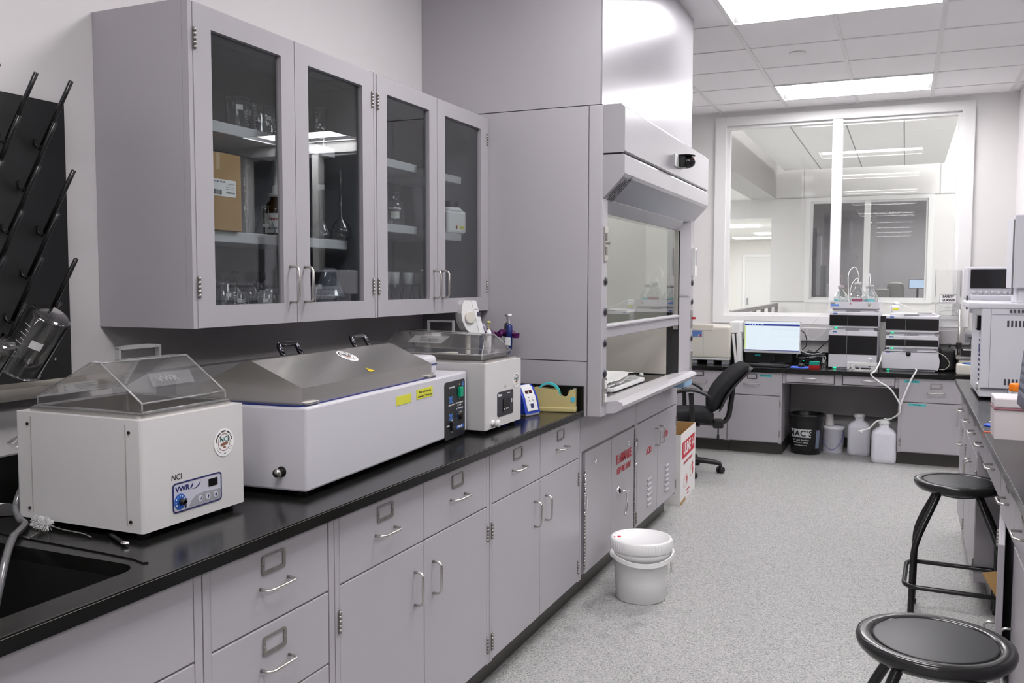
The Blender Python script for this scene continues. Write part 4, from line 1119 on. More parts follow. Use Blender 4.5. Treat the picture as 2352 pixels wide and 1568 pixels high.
brush('fluffy white bottle brush with a twisted wire stem lying beside the sink', (.366, -.616, .932), (.492, -.612, .918), .016, .040)
brush('small worn beige tube brush lying against the tubing, left of the white brush', (.318, -.582, .926), (.372, -.672, .917), .010, .018, m=mat('beige_bristle', (.45, .42, .33), .8), seed=3)
brush('second worn beige brush head behind the tubing near the sink', (.262, -.565, .926), (.205, -.52, .918), .010, .018, m=mat('beige_bristle', (.45, .42, .33), .8), seed=4)
t = thing('stirring_spoon', 'dark handled steel utensil lying on the worktop in front of the small bath', 'utensil', (.552, -.592, CH))
b = MB(); b.tube(smoothpath([(-.040, .012, .004), (-.005, -.008, .007), (.030, -.022, .0045)]), .0042, 8); b.build('handle', BLACK, t)
MB().sphere((.048, -.030, .0065), .0085, 1.3, .9, .55, 12).build('bowl', CHROME, t)
MB().tube([(.030, -.022, .0045), (.045, -.028, .005)], .003, 8).build('shank', CHROME, t)
t = thing('paper_sheet', 'white folded paper corner at the left edge of the worktop', 'paper', (.10, -.46, CH))
b = MB()
Q = [(-.09, -.20, .001), (.135, -.035, .003), (.10, -.13, .045), (-.09, -.20, .04)]
b.loft([Q, [(x, y-.001, z+.0008) for x, y, z in Q]], smooth=False)
b.build('sheet', PAPER, t)
# ------------------------------------------------------------------ contents of the wall cabinets
SH1, SH2, FL = 1.9365, 1.6225, 1.3662
t = thing('cardboard_carton', 'tall brown cardboard carton with a white barcode label on the middle shelf', 'box', (.292, .128, SH2), 90)
MB().box(-.19, 0, 0, .17, 0, .222, .002).build('carton', CARD, t)
MB().box(-.106, -.090, -.0006, 0, .222-.05, .222).build('packing_tape', mat('clear_tape', (.50, .38, .22), .2), t)
lb = MB().box(-.150, -.024, -.0008, 0, .098, .146).build('label', PAPER, t)
text('LABORATORY GLASS', .0075, NAVY, lb, F(-.105, -.001, .139)); text('QTY 12', .0065, INK, lb, F(-.130, -.001, .128))
b = MB(); rnd = random.Random(5)
for x0, x1, z0, z1 in ((-.145, -.085, .102, .116), (-.066, -.030, .107, .112)):
    x = x0
    while x < x1: w_ = rnd.choice((.0008, .0016, .0028)); b.box(x, x+w_, -.0012, -.0007, z0, z1); x += w_+rnd.choice((.001, .0018))
for z_ in (.134, .129, .124, .119): b.box(-.066, -.066+rnd.uniform(.02, .036), -.0012, -.0007, z_, z_+.001)
b.build('barcode', INK, lb)
def vessel(name, label, cat, loc, prof, m=LABG, group=None, n=24, th=.0013):
    """closed glass shape from an outer profile (r, z) bottom to top, with an inner wall"""
    t = thing(name, label, cat, loc, 0, group)
    inner = [(max(r-th, .0001), z+(th if i == 0 else 0)) for i, (r, z) in enumerate(prof)][::-1]
    b = MB(); b.lathe([(.0001, prof[0][1])]+prof+inner+[(.0001, prof[0][1]+th)], (0, 0, 0), n); b.build('vessel', m, t)
    return t
def marks(t, R, z0, z1, k=8, ang=-.9, m=None):
    b = MB()
    for q in range(k):
        z = z0+(z1-z0)*q/max(1, k-1); w = .25 if q % 2 else .45; A = [ang+w*i/3 for i in range(4)]
        b.loft([[((R+.0004)*math.cos(a), (R+.0004)*math.sin(a), zz) for a in A] for zz in (z, z+.001)], cap=False, closed=False)
    return b.build('graduation', m or mat('white_enamel', (.75, .75, .75), .5), t, weld=False, recalc=False)
def patch(t, R, z0, z1, a0, a1, m=None, name='label', n=7):
    A = [a0+(a1-a0)*i/(n-1) for i in range(n)]; b = MB()
    b.loft([[((R+.0006)*math.cos(a), (R+.0006)*math.sin(a), z) for a in A] for z in (z0, z1)], cap=False, closed=False)
    return b.build(name, m or mat('white_enamel', (.75, .75, .75), .5), t, weld=False, recalc=False)
# top shelf, near cabinet
for i, (x, y, r, h) in enumerate(((.20, .225, .037, .100), (.165, .305, .036, .098), (.215, .345, .030, .080))):
    o = beaker('beaker', ['clear glass beaker furthest left on the top shelf behind the near door', 'clear glass beaker at the middle of the three on the top shelf', 'smallest glass beaker on the top shelf, right of two larger ones'][i], (x, y, SH1), r, h, group='beakers on the top shelf', ang=-.7)
t = vessel('graduated_cylinder', 'short glass cylinder right of the top-shelf beakers, half hidden by the door edge', 'cylinder', (.16, .425, SH1), [(.026, 0), (.026, .004), (.018, .008), (.018, .115), (.021, .118)]); marks(t, .018, .03, .1)
t = vessel('graduated_cylinder', 'glass cylinder with a blank white square alone on the top shelf behind the second door', 'cylinder', (.20, .655, SH1+.001), [(.030, 0), (.030, .004), (.024, .010), (.024, .145), (.027, .148)])
marks(t, .024, .05, .135, 12, ang=-1.9); patch(t, .024, .036, .062, -1.05, -.20)
# middle shelf, near cabinet
t = vessel('graduated_cylinder', 'tall slim glass cylinder standing right beside the cardboard carton', 'cylinder', (.205, .245, SH2), [(.030, 0), (.030, .004), (.0135, .012), (.0135, .205), (.019, .210), (.019, .213)]); marks(t, .0135, .04, .17)
t = vessel('erlenmeyer_flask', 'clear conical flask between the tall cylinder and the brown bottle', 'flask', (.24, .300, SH2), [(.032, 0), (.034, .006), (.013, .070), (.012, .088), (.016, .092)]); marks(t, .026, .022, .04, 3); patch(t, .027, .025, .034, -1.2, -.5)
t = thing('reagent_bottle', 'brown glass bottle with a white label and a tall white dispenser pump', 'bottle', (.170, .4440, SH2))
MB().lathe([(.0, 0), (.041, 0), (.043, .004), (.043, .090), (.040, .100), (.022, .122), (.020, .126), (.020, .134), (0, .134)], (0, 0, 0), 28).build('bottle', AMBER, t)
MB().lathe([(0, .134), (.024, .134), (.024, .146), (.014, .147), (.014, .172), (.010, .173), (.010, .255), (0, .256)], (0, 0, 0), 24).build('dispenser_pump', WPL, t)
MB().tube(smoothpath([(.014, -.004, .165), (.03, -.014, .160), (.036, -.020, .135), (.040, -.026, .110)]), .0022, 6).build('spout', WPL, t)
lb = patch(t, .043, .014, .078, -1.9, -.15, PAPER, n=12)
def wraptext(s, sz, m, par, R, z, ac, k=.9, bold=.0003):
    """letters laid around a vertical cylinder"""
    wd_ = [{"'": .38, ' ': .55, 'I': .45, 'i': .42, 'l': .42, 't': .58, 'r': .62, 'f': .6, '.': .45, 'J': .7, 'M': 1.30, 'W': 1.4, 'm': 1.35, 'w': 1.2, 'A': 1.12, 'N': 1.1, 'C': 1.05}.get(q, .88) for q in s]
    pos = [sum(wd_[:i])+wd_[i]/2-sum(wd_)/2 for i in range(len(s))]
    for i, ch in enumerate(s):
        if ch == ' ': continue
        a = ac+pos[i]*sz*k/R
        Mx = Matrix.Translation(((R+.0011)*math.cos(a), (R+.0011)*math.sin(a), z)) @ Matrix.Rotation(a+PI/2, 4, 'Z') @ Matrix.Rotation(PI/2, 4, 'X')
        TXT.append((ch, sz, m, par, Mx))
    flush_text()
wraptext('Thermo', .011, RED, lb, .043, .060, -1.05, .62); wraptext('REPIPET II', .010, NAVY, lb, .043, .028, -1.0, .66)
t = vessel('long_neck_flask', 'stoppered long-necked conical flask left of the volumetric flask on the middle shelf', 'flask', (.215, .632, SH2), [(.034, 0), (.036, .008), (.030, .035), (.010, .070), (.009, .18), (.012, .183)]); 
MB().lathe([(.013, .176), (.013, .192), (0, .193)], (0, 0, 0), 16).build('stopper', FROST, t)
t = vessel('volumetric_flask', 'round-bodied volumetric flask with a very long thin neck, right end of the shelf', 'flask', (.265, .682, SH2), [(.020, 0), (.034, .012), (.037, .030), (.028, .055), (.006, .078), (.0045, .245), (.006, .247)])
t = vessel('conical_flask', 'clear conical flask partly hidden by the left stile of the second door', 'flask', (.24, .500, SH2), [(.032, 0), (.036, .006), (.014, .075), (.013, .1), (.016, .104)]); patch(t, .030, .02, .036, -1.2, -.6)
# bottom of the near cabinet: mixed small glassware
def small_beaker(i, x, y, r, h, lab): return beaker('beaker', lab, (x, y, FL), r, h, group='beakers on the cabinet floor', ang=-.8)
lab = ['small graduated beaker nearest the left edge of the first cabinet door, bottom shelf', 'small glass beaker second from the left on the cabinet floor', 'small glass beaker on the cabinet floor just left of the centre', 'small glass beaker on the cabinet floor at the centre of the first pane', 'small glass beaker on the cabinet floor right of the centre', 'small glass beaker on the cabinet floor, near the right of the first pane', 'small glass beaker furthest right in the first pane, bottom']
for i, (x, y, r, h) in enumerate(((.285, .072, .025, .105), (.26, .140, .030, .075), (.22, .205, .026, .07), (.285, .235, .026, .075), (.25, .300, .028, .07), (.295, .340, .024, .07), (.20, .375, .030, .085))): small_beaker(i, x, y, r, h, lab[i])
GST = mat('dark_stopper', (.03, .03, .035), .4)
lab = ['dark stoppered glass bottle behind the bottom beakers, leftmost of four', 'dark stoppered glass bottle behind the bottom beakers, second from left', 'dark stoppered glass bottle behind the bottom beakers, third from left', 'dark stoppered glass bottle behind the bottom beakers, rightmost of four']
for i, (x, y) in enumerate(((.15, .205), (.13, .275), (.14, .345), (.12, .415))):
    t = vessel('stoppered_bottle', lab[i], 'bottle', (x, y, FL), [(.026, 0), (.028, .004), (.028, .075), (.012, .095), (.011, .110)], group='stoppered bottles on the cabinet floor')
    MB().lathe([(.011, .106), (.013, .111), (.021, .117), (.021, .138), (.0, .145)], (0, 0, 0), 16).build('stopper', GST, t)
CONE = glass('clear_plastic_cone', (.86, .88, .92), rough=.10, body=.14, bodycol=(.5, .53, .62), gain=2.5, power=4)
for i, (z, h, r0, lb_) in enumerate(((0, .100, .074, 'lower clear bluish plastic cone of the nested pair behind the second door'), (.058, .100, .060, 'upper clear bluish plastic cone of the nested pair behind the second door'))):
    t = thing('plastic_cone', lb_, 'funnel', (.245, .635, FL+z), 0, 'nested plastic cones')
    b = MB(); b.lathe([(r0, 0), (r0+.003, .001), (r0, .004), (.024, h), (.0225, h), (r0-.002, .003), (r0-.002, 0)], (0, 0, 0), 36); b.build('cone', CONE, t)
t = vessel('test_tube', 'slim stoppered glass tube standing left of the bluish cones', 'tube', (.29, .505, FL), [(.012, 0), (.012, .09), (.014, .092)]); MB().lathe([(.013, .085), (.014, .10), (0, .10)], (0, 0, 0), 12).build('stopper', FROST, t)
# far cabinet
t = vessel('glass_bottle', 'clear square-shouldered glass bottle with a blank label, left half of the far cabinet', 'bottle', (.215, 1.135, 1.7005), [(.034, 0), (.036, .004), (.036, .082), (.030, .094), (.014, .104), (.014, .112), (.017, .114), (.017, .134), (.015, .137)], th=.002)
lb = patch(t, .036, .028, .056, -1.55, -.55, mat('blank_label', (.62, .63, .58), .6), n=9)
wraptext('WHEATON', .0095, PAPER, lb, .036, .068, -1.05, .72)
t = thing('reagent_bottle', 'squat white plastic jar with dark cap and hazard label in the far cabinet', 'bottle', (.225, 1.595, 1.6905), -28)
t.scale = (1.15, 1.15, 1.15)
b = MB(); b.box(-.046, .046, -.046, .046, 0, .090, .012, seg=3); b.loft([rr for rr in [[(x*.92, y*.92, .086) for x, y in rrect(-.046, .046, -.046, .046, .015, 3)], [(x*.62, y*.62, .104) for x, y in rrect(-.046, .046, -.046, .046, .02, 3)]]], smooth=True)
b.build('jar', WPL, t)
MB().lathe([(0, .100), (.028, .100), (.030, .104), (.030, .126), (.026, .128), (0, .128)], (0, 0, 0), 28).build('cap', mat('cap_dark', (.02, .02, .035), .4), t)
lb = MB().use(mat('label_grey', (.50, .50, .50), .6)).box(-.040, .040, -.0470, -.0460, .016, .080).build('label', None, t)
for k, s_ in enumerate(('1 kg   REAGENT', 'POTASSIUM SALT', 'LAB USE ONLY', 'LOT 4471')): text(s_, .0075 if k == 1 else .006, INK, lb, F(0, -.0474, .070-k*.013))
b = MB(); M4 = Matrix.Rotation(PI/2, 4, 'Z')
b.use(NAVY).prism([(-.008, .026), (0, .018), (0, .034)], 'y', -.0472, -.0466).use(RED).prism([(-.008, .026), (0, .034), (0, .026)], 'y', -.0475, -.0471).use(YEL).prism([(0, .018), (.008, .026), (0, .034)], 'y', -.0472, -.0466)
b.box(.012, .034, -.0472, -.0466, .018, .030); b.build('hazard_diamond', None, lb, M=M4)
lab = ['ground-neck conical flask, first from the left on the far cabinet floor', 'ground-neck conical flask, second from the left on the far cabinet floor', 'ground-neck conical flask, third from the left on the far cabinet floor', 'ground-neck conical flask, fourth on the far cabinet floor, by the door edge', 'ground-neck conical flask behind the first row at the left', 'ground-neck conical flask behind the first row at the right']
for i, (x, y) in enumerate(((.255, 1.050), (.245, 1.137), (.26, 1.222), (.25, 1.310), (.15, .985), (.14, 1.185))):
    t = vessel('erlenmeyer_flask', lab[i], 'flask', (x-.02, y-.03, FL), [(.036, 0), (.040, .006), (.0185, .095), (.018, .100)], group='ground-neck flasks on the far cabinet floor')
    MB().lathe([(.0185, .100), (.0235, .150), (.0225, .150), (.0175, .100)], (0, 0, 0), 20).build('ground_neck', FROST, t)

# ------------------------------------------------------------------ inside the fume hood
HZ = .9255
t = thing('wash_bottle', 'translucent wash bottle with a bent white spout inside the fume hood', 'bottle', (.70, 2.30, HZ))
MB().lathe([(0, 0), (.032, 0), (.034, .004), (.034, .105), (.028, .118), (.014, .124), (0, .125)], (0, 0, 0), 24).build('body', HDPE, t)
MB().lathe([(0, .122), (.017, .122), (.017, .148), (.008, .152), (0, .153)], (0, 0, 0), 20).build('cap', WPL, t)
MB().tube(smoothpath([(0, 0, .15), (0, 0, .205), (-.012, -.012, .228), (-.05, -.03, .232)]), .0035, 8).build('spout', WPL, t)
t = vessel('solvent_bottle', 'tall clear glass bottle with a blue cap close to the near hood post', 'bottle', (.735, 2.06, HZ), [(.036, 0), (.038, .004), (.038, .17), (.030, .195), (.015, .21), (.015, .24)], th=.002)
MB().lathe([(.0, .236), (.019, .236), (.019, .275), (.0, .276)], (0, 0, 0), 20).build('cap', UBLUE, t)
t = thing('tray', 'white shallow tray holding paper towels inside the fume hood', 'tray', (.60, 2.60, HZ))
b = MB(); b.plate(rrect(-.16, .18, -.32, .32, .05), [rrect(-.14, .16, -.30, .30, .045)], 'z', .004, .020); b.box(-.145, .165, -.305, .305, 0, .005); b.build('tray', WPL, t)
t = thing('paper_towels', 'crumpled white paper towels lying on the tray in the hood', 'paper', (.655, 2.60, HZ+.0052))
b = MB(); rnd = random.Random(3); nx, ny = 10, 16
for layer in range(2):
    g = [[(-.09+.17*i/nx, -.27+.54*j/ny, .012+layer*.018+rnd.uniform(0, .010)+.020*math.exp(-((j-ny*.8)/3)**2)) for i in range(nx+1)] for j in range(ny+1)]
    b.loft(g, cap=False, closed=False)
b.build('towel', PAPER, t, weld=False)
t = thing('clipboard', 'dark blue binder edge lying beside the towels on the tray', 'binder', (.50, 2.66, HZ+.0055))
MB().box(-.05, .045, -.24, .24, 0, .010, .003).build('cover', DBLUE, t)
t = thing('glass_stopper', 'small white ball stopper lying near the far end of the hood sill', 'stopper', (.70, 3.10, HZ))
MB().sphere((0, 0, .013), .013).build('ball', WPL, t)
t = thing('hose', 'black rubber hose curving down the back of the fume hood', 'hose', (.40, 2.35, HZ))
b = MB(); b.tube(smoothpath([(-.20, .55, .34), (-.10, .50, .33), (0, .42, .26), (.03, .30, .12), (.02, .12, .012), (.0, -.02, .010)]), .009, 10); b.build('tube', RUBBER, t)
t = thing('gas_fixture', 'white service fitting with red and green wires on the back of the fume hood', 'fixture', (.141, 3.05, 1.20))
MB().box(0, .010, -.10, .10, -.08, .08).build('plate', WPL, t)
MB().cyl((.01, 0, .02), .03, .07, 'x').build('valve_body', WPL, t); MB().cyl((.01, -.05, .02), .014, .05, 'x').build('red_valve', RED, t)
b = MB(); b.tube(smoothpath([(.03, -.05, 0), (.08, -.02, -.10), (.06, .05, -.08), (.05, .05, .02)]), .003, 6); b.build('wire', mat('wire_green', (.03, .08, .03), .5), t)
b = MB(); b.tube(smoothpath([(.03, .02, -.02), (.10, -.10, -.08), (.12, .12, -.02), (.08, .18, .2)]), .0025, 6); b.build('wire', RUBBER, t)
# ------------------------------------------------------------------ back desk (sitting height)
YK = 5.91; DH = .750
BG = 'grey steel cabinets below the back desk'
DD = YW-YK-.01
HP = dict(hw=.125)
def back(label, x0, x1, panels, **k):
    return cabinet(label, (x0, YK, 0), 0, x1-x0, DD, .716, panels, BG, zb=.108, toe=.07, **k)
DM = mat('dark_steel', (.16, .155, .15), .4, .9)
back('grey cabinet under the back desk, behind the office chair', .230, .705, [dict(t='drawer', x0=.020, x1=.470, z0=.520, z1=.712, hx=.225, hz=.615, hw=.13, lx=.225, lz=.680, lm=DM), dict(t='door', x0=.020, x1=.470, z0=.112, z1=.514)])
o = back('grey back desk cabinet with a teal tape label, right of the office chair', .708, 1.165, [dict(t='drawer', x0=.004, x1=.438, z0=.516, z1=.712, hx=.205, hz=.612, hw=.13, lx=.205, lz=.675, lm=DM),
    dict(t='door', x0=.004, x1=.438, z0=.112, z1=.510, hx=.050, hz=.405, hh=.13, hinges=[(.442, .44), (.442, .19)])])
TQ = mat('cyan_tape', (.08, .45, .60), .5)
def taped(par, x0, x1, z0, z1, s_, M=None):
    o = MB().box(x0, x1, -.0012, -.0002, z0, z1).build('tape_label', TEAL, par); text(s_, (z1-z0)*.62, INK, o, F((x0+x1)/2, -.0015, (z0+z1)/2), bold=.0003, sx=1.1)
taped(o, .265, .370, .674, .692, 'METAL FILTERS')
o = back('grey back desk cabinet with two teal tape labels, right of the kneehole', 2.079, 2.72, [dict(t='drawer', x0=.004, x1=.52, z0=.520, z1=.712, hx=.275, hz=.600, hw=.13, lx=.275, lz=.655), dict(t='drawer', x0=.524, x1=.62, z0=.520, z1=.712, blank=1),
    dict(t='door', x0=.022, x1=.60, z0=.112, z1=.514, hx=.430, hz=.410, hh=.13, hinges=[(.018, .45), (.018, .19)])])
taped(o, .040, .150, .676, .694, 'HPLC COLUMN'); taped(o, .075, .205, .490, .506, 'HPLC LAMPS')
t = thing('desk_drawer_unit', 'shallow grey two-drawer apron spanning the kneehole of the back desk', 'drawer unit', (1.166, YK, .6255), 0)
MB().box(0, .912, .014, .50, 0, .090).build('body', GREY, t)
for x0, x1, hx, lx in ((.032, .414, .22, .36), (.486, .880, .69, .83)):
    o = MB().box(x0, x1, 0, .012, .014, .086, .002).build('drawer', GREY, t); pull_h(o, hx, .052, .11, .025); holder(o, lx, .050, .085, .044, mat('grey_holder', (.45, .44, .44), .4))
    MB().plate(rrect(x0-.006, x1+.006, .008, .090), [rrect(x0-.001, x1+.001, .013, .087)], 'y', .008, .0142).build('gap', BLACK, t)
t = thing('modesty_or_added_panel', 'grey steel back panel behind the kneehole of the desk', 'panel', (1.62, 6.50, 0))
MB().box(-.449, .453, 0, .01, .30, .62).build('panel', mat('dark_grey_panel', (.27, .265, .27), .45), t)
b = MB(); b.box(-.449, .453, .06, .07, 0, .09); b.build('base_strip', TOEM, t)
b = MB(); b.plate(rrect(.20, 2.90, YK-.025, YW-.001, 0), [], 'z', DH-.032, DH)
o = b.build('worktop', EPOXY); tag(o, 'black epoxy desk top along the back wall under the window', 'worktop')
tag(MB().box(.20, 2.90, YW-.02, YW-.0012, DH+.0005, DH+.10).build('backsplash', EPOXY), 'low black upstand behind the back desk under the window', 'backsplash')

# ---- things on the back desk
t = thing('centrifuge', 'cream boxy bench instrument with a blue key panel, left of the monitor', 'lab instrument', (.51, 6.10, DH))
t.scale = (1, 1, 1.20)
W = .355
MB().box(-W/2-.04, W/2-.005, 0, .42, .045, .285, .014, seg=3).build('housing', CREAM, t)
MB().box(-W/2-.04, .03, -.004, .10, .245, .300, .01).build('top_cover', CREAM, t)
MB().box(-.062, -.060, -.001, .02, .055, .285).build('panel_joint', PGREY, t)
MB().box(-W/2-.04, W/2-.01, .005, .40, .030, .046, .005).build('plinth', WPL, t)
for x in (-.15, .0, .13): MB().box(x-.03, x+.03, .02, .36, 0, .031, .004).build('foot', PGREY, t)
o = MB().box(-.17, -.075, -.0052, -.0035, .205, .250).build('key_panel', mat('panel_blue', (.10, .19, .45), .35), t)
MB().box(-.095, -.083, -.0065, -.005, .208, .220).build('red_key', RED, o); MB().box(-.108, -.097, -.0065, -.005, .208, .220).build('white_key', PAPER, o)
MB().box(.15, .25, .10, .40, .232, .318, .01).build('rear_cover', WPL, t)
for i, (x, w_, th, m_, lb) in enumerate(((.716, .026, 7, DSTEEL, 'grey ring binder leaning against the cream instrument'), (.742, .032, 3, WPL, 'white ring binder upright just left of the monitor'), (.700, .010, 8, BLACK, 'thin black folder leaning between the cream instrument and the binders'))):
    t = thing('ring_binder', lb, 'binder', (x+.016, 6.17, DH+.002), 0, None); t.rotation_euler = (0, -math.radians(th), math.radians(4))
    b = MB(); b.box(-w_/2, w_/2, 0, .24, 0, .275, .002); b.build('cover', m_ if i != 0 else mat('binder_grey', (.5, .48, .45), .5), t)
    if i < 2:
        MB().box(-w_/2+.003, w_/2-.003, -.001, .001, .01, .27).build('page_edge', PAPER, t)
# monitor
t = thing('computer_monitor', 'flat computer monitor showing a pale blue software window on the back desk', 'monitor', (1.018, 6.32, DH))
t.rotation_euler = (0, 0, math.radians(-3))
MB().box(-.248, .248, 0, .035, .100, .386, .004).build('housing', mat('bezel_silver', (.62, .60, .60), .35), t)
SCR = mat('screen_blue_white', (.1, .1, .1), .3, emit=(.76, .87, .95), es=.46)
sc = MB().box(-.240, .240, -.0012, 0, .122, .380).build('screen', SCR, t)
MB().box(-.2485, .2485, .002, .03, .3805, .3865).build('bezel', BLACK, t)
SN = mat('screen_navy', (.01, .01, .05), .3, emit=(.02, .03, .22), es=.5); SG = mat('screen_grey', (.1, .1, .1), .3, emit=(.42, .56, .72), es=.5); SY = mat('screen_yellow', (.1, .1, .1), .3, emit=(.55, .72, .2), es=.5)
b = MB().use(SN); b.box(-.240, .240, -.0018, -.0011, .345, .362); b.box(-.240, .240, -.0018, -.0011, .122, .128)
b.use(SY); b.box(-.240, -.232, -.0018, -.0011, .13, .344)
b.use(SG)
for z in (.322, .256): b.box(.005 if z > .3 else .0, .235, -.0018, -.0011, z, z+.0012)
for x in (-.10, .0): b.box(x, x+.001, -.0018, -.0011, .26, .335)
for x in (.01, .055, .10, .145, .19): b.box(x, x+.034, -.0018, -.0011, .310, .3125)
b.box(-.22, -.12, -.0018, -.0011, .235, .236); b.box(-.215, -.214, -.0018, -.0011, .15, .22); b.box(-.15, -.149, -.0018, -.0011, .135, .23); b.box(-.205, -.155, -.0018, -.0011, .19, .1912); b.box(-.205, -.155, -.0018, -.0011, .17, .1712)
b.use(mat('screen_icon', (.1, .1, .1), .3, emit=(.5, .65, 1), es=.5))
for x in (-.20, -.178, -.155, -.13, -.10, -.085): b.box(x, x+.010, -.0022, -.0017, .350, .357)
for x in (-.14, -.128, -.116, -.104, -.09): b.box(x, x+.006, -.0022, -.0017, .1235, .1268)
b.build('screen_content', None, sc)
MB().box(-.02, .02, .036, .05, .02, .25).build('stand_neck', BLACK, t); MB().box(-.11, .11, -.04, .13, 0, .012, .004).build('stand_foot', BLACK, t)
t = thing('computer_tower', 'black computer case lying behind and below the monitor', 'computer', (.985, 6.475, DH))
MB().box(-.22, .20, -.04, .10, 0, .098, .004).build('case', BLACK, t); MB().box(-.13, -.08, -.0415, -.04, .06, .078).build('teal_label', TEAL, t)
t = thing('keyboard', 'black computer keyboard in front of the monitor', 'keyboard', (.985, 6.085, DH), -7)
MB().box(-.205, .205, -.065, .075, 0, .014, .004).build('case', BLACK, t)
b = MB()
for r in range(5):
    for c in range(18):
        if r == 0 and 4 < c < 10: continue
        b.box(-.195+c*.0217, -.195+c*.0217+.018, -.055+r*.024, -.055+r*.024+.020, .013, .020, .002, seg=1)
b.box(-.195+5*.0217, -.195+10*.0217-.003, -.055, -.035, .013, .020, .002)
b.build('keys', mat('key_black', (.03, .03, .032), .4), t)
t = thing('mouse_mat', 'bright blue mouse mat at the right end of the keyboard', 'mouse mat', (1.293, 6.10, DH)); b = MB(); b.prism(rrect(-.085, .075, -.075, .11, .03), 'z', 0, .003); b.build('mat', mat('mat_blue', (.06, .13, .62), .6), t)
t = thing('computer_mouse', 'black computer mouse on the blue mat', 'mouse', (1.298, 6.115, DH+.0035)); MB().sphere((0, 0, .010), .032, .9, 1.5, .75, 18).build('shell', BLACK, t); 
bm_ = None
for nme, lb, col, z in (('pipette_tip_box', 'small red plastic tip box under a teal one beside the mouse mat', mat('box_red', (.40, .015, .015), .35), 0), ('pipette_tip_box', 'small teal plastic tip box stacked on the red one', mat('box_teal', (.0, .30, .23), .35), .0305)):
    t = thing(nme, lb, 'box', (1.412, 6.05, DH+z), -4, 'tip boxes beside the mouse mat'); MB().box(-.042+.003*(z > 0), .042-.003*(z > 0), -.035, .045, 0, .030, .003).build('box', col, t)
for i, (x, y) in enumerate(((1.485, 6.20), (1.462, 6.27))):
    vessel('sample_vial', ['small clear glass vial between the teal box and the left instrument stack', 'second clear glass vial just behind the first, left of the instrument stack'][i], 'vial', (x, y, DH), [(.016, 0), (.016, .04), (.010, .046), (.012, .052)])
def cable(label, pts, r, m, name='cable', grp=None):
    p0 = Vector(pts[0]); t = MB().tube([q-p0 for q in smoothpath(pts, 8)], r, 8).build(name, m); t.location = p0
    tag(t, label, 'cable', grp); return t
cable('black cable hanging from the right edge of the monitor', [(1.265, 6.36, 1.06), (1.30, 6.38, 1.02), (1.31, 6.40, .93), (1.27, 6.42, .87), (1.30, 6.40, .80)], .004, RUBBER)
cable('black cable rising from the cable tangle to the left instrument stack', [(1.30, 6.45, .80), (1.38, 6.45, .86), (1.45, 6.43, .93), (1.52, 6.42, 1.0)], .004, RUBBER)
cable('light grey cable sagging from the monitor towards the instrument stack', [(1.25, 6.36, .90), (1.30, 6.33, .865), (1.38, 6.33, .85), (1.46, 6.35, .875)], .004, mat('cable_grey', (.45, .45, .45), .5))
rnd = random.Random(11)
t = thing('cable_tangle', 'messy tangle of dark cables on the desk between monitor and instrument stack', 'cables', (1.33, 6.38, DH))
for k in range(7):
    pts = [(rnd.uniform(-.09, .13), rnd.uniform(-.06, .12), rnd.uniform(.01, .13)) for _ in range(6)]; pts[0] = (pts[0][0], pts[0][1], .006)
    MB().tube(smoothpath(pts, 6), rnd.choice((.003, .004)), 6).build('strand', [RUBBER, RUBBER, BLACK, RUBBER, mat('cable_grey', (.45, .45, .45), .5)][k % 5], t)
MB().box(-.04, .14, .06, .14, 0, .10, .01).build('power_brick', BLACK, t); MB().box(-.045, -.04, .03, .04, .03, .036).build('green_lamp', LEDG, t)

# LC modules
LCY = 6.10
def module(label, x, z, w, h, win=None, split=.38, led=True, name='chromatography_module', dep=.42, tray=False, door=False, topin=0., y=LCY, grp='stacked chromatography modules'):
    t = thing(name, label, 'lab instrument', (x, y, z), -3, grp)
    if door:
        b = MB(); b.prism([(-w/2+.010, .018), (w/2-.010, .018), (w/2-.002, .04), (w/2+.002, h*.5), (w/2-.012, h-.03), (-w/2+.012, h-.03), (-w/2-.002, h*.5), (-w/2+.002, .04)], 'y', -.006, .03)
        b.build('front_door', LCW, t)
        MB().lathe([(.0001, -.0095), (.020, -.0095), (.020, -.006), (.0001, -.006)], (-.015, .0, h-.034), 20, 'y').build('latch', BLACK, t)
        MB().box(-w/2+.01, w/2-.01, .02, dep, .006, h-.022, .004).build('housing', LCW, t)
    else:
        b = MB(); b.box(-w/2, w/2, .0, dep, .012, h-.016, .005); b.build('housing', LCW, t)
    b = MB(); b.prism([(-w/2+.02, h-.017), (w/2-.02, h-.017), (w/2-.035, h-.001), (-w/2+.035, h-.001)], 'y', .012, dep-.01); b.build('top_tray', LCW, t)
    b = MB(); b.box(-w/2+.03, w/2-.03, .008, dep-.01, 0, .013); b.build('base', mat('module_grey', (.34, .34, .38), .5), t)
    if win:
        z0, z1 = win
        o = MB().box(-w/2-.001, w/2+.001, -.006, .002, z0, z1, .003).build('dark_window', GLOSSB, t)
        MB().box(-w/2+w*split-.001, -w/2+w*split+.001, -.0075, -.0055, .02, h-.02).build('door_joint', PGREY, t)
    lb = MB().box(-w/2+.030, -w/2+.062, -.0072 if False else -.0012, .001, h-.031, h-.022).build('maker_label', BLUE, t)
    if led: MB().box(-w/2+.045, -w/2+.062, -.010, .004, .004, .010).build('status_lamp', LEDG, t)
    MB().box(-.06, .05, .004, .012, h-.012, h-.002).build('grip', PGREY, t)
    return t
XA = 1.710; WA = .385
zz = DH+.002
module('tall lower left chromatography module with a large black window, bottom of the left stack', XA, zz, WA, .340, (.125, .285)); zz += .340
module('middle module of the left instrument stack with a wide black window', XA+.003, zz, WA, .157, (.026, .118)); zz += .157
t = thing('solvent_tray', 'white solvent bottle tray with an NCI sticker on top of the left stack', 'tray', (XA+.003, LCY, zz), -3)
